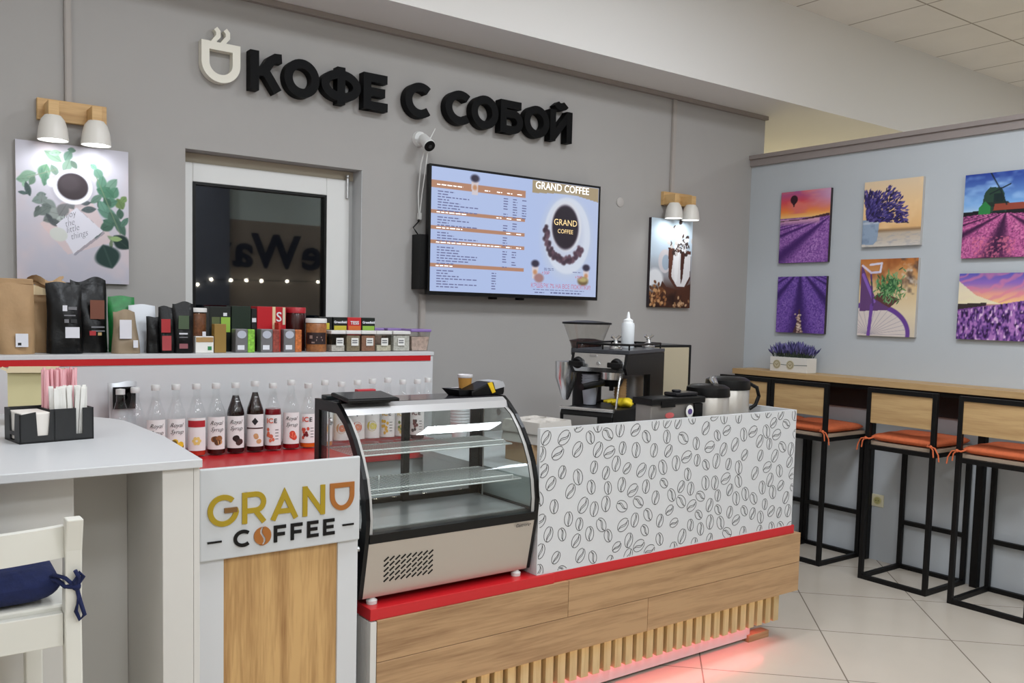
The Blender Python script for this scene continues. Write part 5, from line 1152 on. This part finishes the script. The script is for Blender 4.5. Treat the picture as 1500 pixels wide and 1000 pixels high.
m = T(); m.cyl((mw*.5, -.012, .385), (mw*.5, -.02, .383), .007); m.bx(mw*.32, mw*.45, -.008, -.0045, .412, .42); build('indicator', m.out(), ALU, t, smooth=40)
m = T(); m.cyl((mw*.62, .07, .347), (mw*.62, .07, .312), .048, .046, 22); m.m = 1; m.cyl((mw*.62, .07, .312), (mw*.62, .07, .282), .054, .04, 22); m.tube([(mw*.55, .02, .297), (mw*.48, -.05, .293), (mw*.40, -.12, .286)], [.012, .015, .014], 10); m.tube([(mw*.62, .07, .283), (mw*.62, .07, .262)], .01, 8); build('portafilter', m.out(), [CHROME, BLK], t, smooth=40)
m = T(); m.tube([(mw-.03, .02, .347), (mw-.028, -.005, .29), (mw-.03, -.02, .2), (mw-.035, -.03, .16)], .005, 8); m.sphere((mw-.035, -.03, .165), .012); build('steam_wand', m.out(), CHROME, t, smooth=50)
m = T(); m.prism([(.269, .03), (.269, .19), (-.06, .195), (-.115, .19), (-.125, .17), (-.122, .05), (-.10, .03)], lambda u, v, d: (d, u, v), 0, mw); dt = build('drip_tray', m.out(), BLK, t, bevel=.006)
m = T(); m.bx(.02, mw*.72, -.127, -.1235, .08, .165); build('tray_front_plate', m.out(), ALU, dt)
m = T(); m.cyl((.0, -.118, .194), (mw, -.118, .194), .008, n=10); build('tray_edge', m.out(), CHROME, dt, smooth=40)
m = T(); m.bx(.02, mw-.02, .262, .2685, .2, .34); build('splash_plate', m.out(), CHROME, t)
M_ = WM[t.name]
def onm(x, y, z): return M_ @ Vector((x, y, z))
p = onm(.055, .06, .197); cup0 = None
for k in range(5):
    if cup0 is None:
        m = MB(); m.lathe(cup_mesh(.027, .036, .085), (p.x, p.y, p.z), 20); cup0 = tag(build('paper_cup', m, mat('cup_grey', (150, 152, 160), .5), smooth=40), 'pale grey paper cup stacked on the espresso drip tray', 'cup', 'grey paper cups on the drip tray')
    else: dup(cup0, (p.x, p.y, p.z+.012*k))
p = onm(.165, .14, .197); cup0 = None; RB = mat('ripple_kraft', (176, 140, 96), .7); 
for k in range(7):
    if cup0 is None:
        m = MB(); m.lathe(cup_mesh(.02, .026, .045), (p.x, p.y, p.z), 18); cup0 = tag(build('paper_cup', m, RB, smooth=40), 'small kraft paper cup nested in the stack under the portafilter', 'cup', 'kraft paper cups under the portafilter')
    else: dup(cup0, (p.x, p.y, p.z+.0115*k))
p = onm(mw-.045, .10, .199)
m = MB()
def blob(u, v):
    a = 2*PI*u; r = (1+.25*math.sin(3*a+1))*math.sin(PI*(.02+.96*v))
    return (p.x+.052*r*math.cos(a)*.9, p.y+.045*r*math.sin(a), p.z+.012-.02*math.cos(PI*v)+.006*math.sin(5*a)*math.sin(PI*v))
m.grid(blob, 28, 10)
for k, (dx, dy) in enumerate(((-.06, .05), (-.066, .035), (-.06, .065), (-.055, .018))): m.tube([(p.x-.01, p.y+.01, p.z+.012), (p.x+dx*.6, p.y+dy*.6, p.z+.02), (p.x+dx, p.y+dy, p.z+.014)], [.009, .009, .006], 8)
tag(build('rubber_glove', m, mat('yellow_rubber', (228, 200, 30), .6), smooth=60), 'bright yellow glove lying on the espresso drip tray', 'glove')
# taps and cups on the machine top
for k, (xx, yy, lb) in enumerate(((.17, .06, 'chrome tamper standing near the front of the espresso machine top'), (.19, .40, 'chrome tamper standing at the back of the espresso machine top'))):
    p = onm(xx, yy, .442); m = MB(); m.lathe([(0, 0), (.028, 0), (.03, .008), (.026, .02), (.01, .026), (.008, .036), (.012, .042), (0, .044)], tuple(p), 20); m.tube([(p.x-.016, p.y+.01, p.z+.058), (p.x, p.y, p.z+.044), (p.x+.014, p.y-.012, p.z+.062)], [.008, .007, .008], 8)
    tag(build('tamper', m, CHROME, smooth=40), lb, 'tamper')
p = onm(.13, .29, .442)
t = thing('squeeze_bottle', 'white squeeze bottle with pointed nozzle on the espresso machine', 'bottle', tuple(p))
build('bottle_body', MB().lathe([(0, 0), (.027, 0), (.03, .005), (.03, .105), (.027, .115), (0, .115)], tuple(p), 20), mat('squeeze_white', (226, 230, 232), .4), t, smooth=40)
build('nozzle', MB().lathe([(0, .114), (.022, .114), (.022, .128), (.009, .135), (.005, .16), (.003, .165), (0, .165)], tuple(p), 16), mat('squeeze_cap', (236, 238, 238), .4), t, smooth=40)
# grinder
t = thing('coffee_grinder', 'coffee grinder with clear bean hopper behind the espresso machine', 'grinder', (2.80, 3.2, ZW))
c_ = (2.80, 3.2, ZW)
build('grinder_body', MB().lathe([(0, 0), (.08, 0), (.08, .04), (.06, .06), (.06, .38), (.072, .4), (.072, .43), (0, .43)], c_, 24), BLK, t, smooth=40)
build('hopper', MB().lathe([(.072, .43), (.076, .45), (.112, .545)], c_, 28), PLAST, t, smooth=50)
build('hopper_lid', MB().lathe([(0, .562), (.05, .56), (.118, .553), (.118, .544), (0, .544)], c_, 28), BLK, t, smooth=40)
build('beans', MB().lathe([(0, .431), (.07, .431), (.074, .45), (.083, .466), (.04, .475), (0, .47)], c_, 24), mat('coffee_beans', (58, 38, 34), .6, noise=.5, nscale=120), t, smooth=50)
m = MB(); m.lathe([(0, .20), (.012, .2), (.02, .215), (.05, .30), (.053, .375), (.05, .375), (0, .37)], (2.605, 3.11, ZW), 24); m.bx(2.63, 2.76, 3.11, 3.19, ZW+.33, ZW+.36); build('doser', m, CHROME, t, smooth=40)
# fluted paper cup carriers
GR = mat('pulp_grey', (190, 184, 176), .9)
def carrier(x, y, z, rz, lb):
    t = thing('cup_carrier', lb, 'cup carrier', (x, y, z), rz, 'pulp cup carriers'); T = LF(t); m = T()
    def top(u, v):
        a = (u*2-1); b = (v*2-1); d = min(1, max(abs(a), abs(b))); 
        cupd = min((a-sx_)**2+(b-sy_)**2 for sx_ in (-.5, .5) for sy_ in (-.5, .5))
        hgt = .045-.04*max(0, 1-cupd/.16)**.5
        if d > .96: hgt = .0
        return (a*.105, b*.105, .001+hgt)
    m.grid(top, 26, 26); build('tray_shell', m.out(), GR, t, smooth=50)
carrier(2.20, 2.80, ZW+.12, .2, 'grey pulp cup carrier on top of the pile beside the case'); carrier(2.20, 2.80, ZW+.08, .2, 'second grey pulp cup carrier of the pile beside the case')
m = MB(); m.bx(2.11, 2.31, 2.71, 2.89, ZW, ZW+.08); tag(build('carton', m, KR, bevel=.002), 'kraft carton under the pile of pulp cup carriers', 'box')
# boxy appliance with black frame
t = thing('boxy_appliance', 'boxy appliance with beige panel and black frame behind the espresso machine', 'appliance', (3.19, 3.12, ZW))
m = MB(); m.bx(3.07, 3.335, 3.02, 3.24, ZW, 1.352); build('housing', m, BLK, t, bevel=.004)
m = MB(); m.bx(3.075, 3.305, 3.010, 3.021, .96, 1.340); build('beige_panel', m, mat('beige_steel', (190, 178, 152), .35, metal=.3), t)
m = MB(); m.bx(3.075, 3.16, 2.985, 3.01, ZW+.02, ZW+.15); build('control_box', m, BLK, t, bevel=.003)
# black-lidded bin with stickers
t = thing('knock_box', 'black-lidded steel box with two stickers beside the espresso machine', 'box', (2.80, 2.68, ZW)); 
build('steel_body', MB().bx(2.64, 2.93, 2.615, 2.705, ZW, ZW+.235), mat('box_steel', (150, 146, 142), .4, metal=.5), t, bevel=.004)
build('lid', MB().bx(2.628, 2.945, 2.60, 2.715, ZW+.2355, ZW+.262), BLK, t, bevel=.005)
build('dark_corner', MB().bx(2.885, 2.935, 2.605, 2.69, ZW, ZW+.234), BLK, t, bevel=.004)
m = MB(); m.bx(2.68, 2.76, 2.597, 2.60, ZW+.225, ZW+.25); build('latch', m, BLK, t)
m = MB(); m.prism(arc(2.852, ZW+.203, .022, .026, 0, 345, 20), lambda u, v, d: (u, 2.6035-d, v), 0, .001); m.m = 1; m.prism(arc(2.853, ZW+.202, .013, .012, 0, 345, 14), lambda u, v, d: (u, 2.6020-d, v), 0, .001); build('round_sticker', m, [PAPER, mat('sticker_purple', (90, 70, 130), .5)], t)
m = MB(); m.prism(arc(2.745, ZW+.19, .026, .012, 0, 345, 16), lambda u, v, d: (u, 2.6140-d, v), 0, .001); build('pink_sticker', m, mat('sticker_pink', (226, 110, 110), .5), t)
m = MB(); m.bx(2.80, 2.93, 2.63, 2.705, ZW+.2625, ZW+.278); m.cyl((2.84, 2.67, ZW+.278), (2.84, 2.67, ZW+.288), .02); tag(build('scale', m, mat('scale_black', (26, 26, 30), .25), bevel=.008), 'small black device lying on the black-lidded steel box', 'device')
for n_ in ('knock_box', 'scale'): bpy.data.objects[n_].location += Vector((-.085, -.1, 0))
def pot(x, y, r, zt, lb, q=.82):
    t = thing('thermal_pot', lb, 'thermos jug', (x, y, ZW), group='steel thermal pots'); h = zt-ZW
    build('steel_body', MB().lathe([(0, 0), (r*.98, 0), (r, .006), (r, h*q-.004), (r*.98, h*q), (0, h*q)], (x, y, ZW), 28), mat('pot_steel', (196, 190, 182), .32, metal=.6), t, smooth=40)
    build('lid', MB().lathe([(0, h*q), (r*1.03, h*q), (r*1.04, h*(q+.03)), (r*1.0, h*.95), (r*.8, h*.985), (0, h)], (x, y, ZW), 28), BLK, t, smooth=40)
    return t
a = pot(3.02, 2.63, .093, 1.2, 'thermal pot with flat black lid, nearer the black-lidded steel box')
m = MB(); m.tube([(3.0, 2.57, 1.2), (3.02, 2.6, 1.214), (3.06, 2.64, 1.218), (3.09, 2.66, 1.205)], [.012, .016, .016, .01], 8); build('lid_lever', m, CHROME, a, smooth=50)
b = pot(3.245, 2.71, .1, 1.222, 'thermal pot with curved handle nearest the bar stools')
m = MB(); m.tube([(3.335, 2.66, 1.19), (3.375, 2.645, 1.17), (3.385, 2.64, 1.13), (3.37, 2.645, 1.09), (3.345, 2.66, 1.07)], .009, 8); build('handle', m, BLK, b, smooth=50)

# ================================================================== WALL BAR AND STOOLS
t = thing('bar_shelf', 'long narrow oak bar shelf along the partition wall', 'bar counter', (4.98, 2.9, 0))
build('bar_top', MB().bx(4.868, XR-.002, .9, 4.03, 1.105, 1.141), OAKY, t, bevel=.0015)
m = MB(); m.bx(4.885, 4.91, .9, 4.02, 1.078, 1.1048); m.bx(5.07, 5.095, .9, 4.02, 1.078, 1.1048); build('under_frame', m, BLACK, t)
build('dark_strip', MB().bx(5.086, 5.1035, .9, 4.02, .94, 1.0775), mat('strip_brown', (30, 24, 24), .6), t)  # dark brown strip added to darken the wall below the bar top
for y in (.95, 2.41, 3.095, 4.0): 
    build('leg', MB().bx(5.06, 5.1, y-.02, y+.02, 0, 1.078), BLACK, t); build('crosspiece', MB().bx(4.911, 5.069, y-.0125, y+.0125, 1.08, 1.1), BLACK, t)
ORC = mat('orange_cloth', (206, 104, 62), .85, noise=.08, nscale=50, bump=.2)
def make_stool(loc, lb):
    t = thing('bar_stool', lb, 'bar stool', loc, 0, 'black framed bar stools at the wall bar'); T = LF(t); s = .0125
    D, Wd = .405, .385    # x: 0 (back) .. D (to the wall); y: 0 .. -Wd
    for yy in (0, -Wd):
        m = T(); m.bx(-s, s, yy-s, yy+s, 0, 1.11); build('back_leg', m.out(), BLACK, t, bevel=.001, seg=1)
        m = T(); m.bx(D-s, D+s, yy-s, yy+s, 0, .785); build('front_leg', m.out(), BLACK, t, bevel=.001, seg=1)
        m = T(); m.bx(s, D-s, yy-s, yy+s, 0.0005, 2*s); build('base_rail', m.out(), BLACK, t)
        m = T(); m.bx(s, D-s, yy-s, yy+s, .76, .785); build('seat_rail', m.out(), BLACK, t)
    for xx in (0, D):
        m = T(); m.bx(xx-s, xx+s, -Wd+s, -s, .0005, 2*s); build('base_rail', m.out(), BLACK, t)
        m = T(); m.bx(xx-s, xx+s, -Wd+s, -s, .76, .785); build('seat_rail', m.out(), BLACK, t)
    m = T(); m.bx(D-s, D+s, -Wd+s, -s, .27, .295); build('foot_rest', m.out(), BLACK, t)
    m = T(); m.bx(-s, s, -Wd+s, -s, 1.085, 1.11); build('top_rail', m.out(), BLACK, t)
    m = T(); m.bx(-.006, .008, -Wd+s, -s, .912, 1.0845); build('backrest', m.out(), OAKY, t)
    m = T(); m.bx(-s-.002, D+s, -Wd-s+.003, s-.003, .7855, .803)
    m2 = T(); m2.bx(s+.001, D+s, -Wd-.01, .01, .7855, .803); build('seat', m2.out(), mat('stool_seat', (170, 150, 130), .5), t)
    return t
def make_cush(loc, lb):
    t = thing('seat_cushion', lb, 'cushion', loc, 0, 'orange tie-on cushions of the bar stools'); T = LF(t); x, y, z = loc
    cushion(x+.016, x+.415, y-.385, y-.002, z, .05, ORC, t, [(.5, .5)])
    for yy, s in ((0, 1), (-.385, -1)):
        m = T(); m.tube([(.03, yy-.02*s, .025), (.0, yy-.03*s, .024), (-.022, yy-.02*s, .018), (-.024, yy+.0*s, .02)], .005, 7); m.sphere((-.025, yy+.0, .02), .009)
        m.tube([(-.025, yy, .02), (-.03, yy+.025*s, .016), (-.028, yy+.045*s, -.02), (-.028, yy+.05*s, -.055)], .004, 7); m.tube([(-.025, yy, .02), (-.03, yy+.015*s, .004), (-.03, yy+.02*s, -.035)], .004, 7)
        build('tie', m.out(), ORC, t, smooth=60)
    return t
SP = [(2.862, 'bar stool standing below the wall socket, with both cushion ties hanging'), (3.53, 'bar stool just past the end of the bean-print panel'), (2.335, 'bar stool nearest the camera, cut by the photo edge'), (3.945, 'bar stool in the corner, mostly hidden behind the thermal pots')]
CLB = ['orange cushion on the stool below the wall socket', 'orange cushion on the stool past the bean-print panel', 'orange cushion on the stool cut by the photo edge', 'orange cushion on the stool hidden in the corner']
st = cu = None
for (y, lb), cl in zip(SP, CLB):
    if st is None: st = make_stool((4.67, y, 0), lb); cu = make_cush((4.67, y, .8032), cl)
    else: dup(st, (4.67, y, 0), label=lb); dup(cu, (4.67, y, .8032), label=cl)
# outlet
t = thing('wall_socket', 'cream power socket on the partition wall behind the bar stools', 'socket', (XR, 3.04, .38))
build('cover_plate', MB().bx(XR-.008, XR-.0005, 2.997, 3.078, .338, .415), mat('socket_cream', (226, 220, 190), .4), t, bevel=.003)
m = MB(); m.cyl((XR-.0085, 3.037, .377), (XR-.012, 3.037, .377), .026, .026, 24); m.m = 1; m.cyl((XR-.012, 3.037, .377), (XR-.0125, 3.037, .377), .02, .02, 24); m.m = 2
for dz in (-.008, .008): m.cyl((XR-.0125, 3.037+dz, .377), (XR-.013, 3.037+dz, .377), .003, .003, 8)
build('socket_insert', m, [mat('socket_ring', (206, 200, 150), .4), mat('socket_inner', (176, 170, 110), .4), BLK], t, smooth=30)
# planter
t = thing('lavender_planter', 'white box planter of lavender with two round emblems on the bar shelf', 'potted plant', (4.98, 3.62, 1.141))
bxm = MB(); bxm.bx(4.93, 5.03, 3.475, 3.765, 1.1415, 1.238); bx_ = build('planter_box', bxm, mat('planter_white', (222, 218, 210), .6), t, bevel=.002)
m = MB(); fr = FR(4.93, 3.765, 1.1415)
for u in (.055, .16): m.prism(arc(u, .047, .03, .03, 0, 348, 24), fr, .0002, .002)
m.m = 1
for u in (.055, .16): m.stroke(arc(u, .047, .022, .022, 0, 360, 20), .003, fr, .002, .0026); m.stroke([(u-.01, .052), (u, .04), (u+.012, .056)], .003, fr, .002, .0026)
m.m = 2; m.stroke([(0, .047), (.025, .047)], .003, fr, .0002, .001); m.stroke([(.085, .047), (.13, .046)], .004, fr, .0002, .001); m.stroke([(.19, .046), (.29, .05)], .004, fr, .0002, .001)
build('emblem', m, [mat('emblem_cream', (196, 186, 156), .6), mat('emblem_dark', (120, 110, 80), .6), mat('twine_grey', (110, 116, 110), .7)], bx_)
m = MB(); r5 = random.Random(9)
for k in range(420):
    x = r5.uniform(4.94, 5.02); y = r5.uniform(3.485, 3.755); ax = (y-3.62)/.14; dx = r5.gauss(0, .25)-.05; dy = ax*.35+r5.gauss(0, .22); L_ = r5.uniform(.05, .115)*(1-.25*ax*ax)
    b = Vector((x, y, 1.236)); d = Vector((dx, dy, 1)).normalized(); tp = b+d*L_
    if tp.x > XR-.012: tp.x = XR-.012
    m.m = 0; m.cyl(b, b+(tp-b)*.6, .0012, n=4, cap=False)
    m.m = 1+k % 3; q = b+(tp-b)*.5
    m.tube([q, q+(tp-q)*.4, tp], [.003, .0052, .0012], 5)
build('lavender_sprigs', m, [mat('stem_green', (70, 80, 66), .8), mat('lav_a', (84, 78, 132), .8), mat('lav_b', (60, 56, 100), .8), mat('lav_c', (112, 104, 160), .8)], t).update_tag()
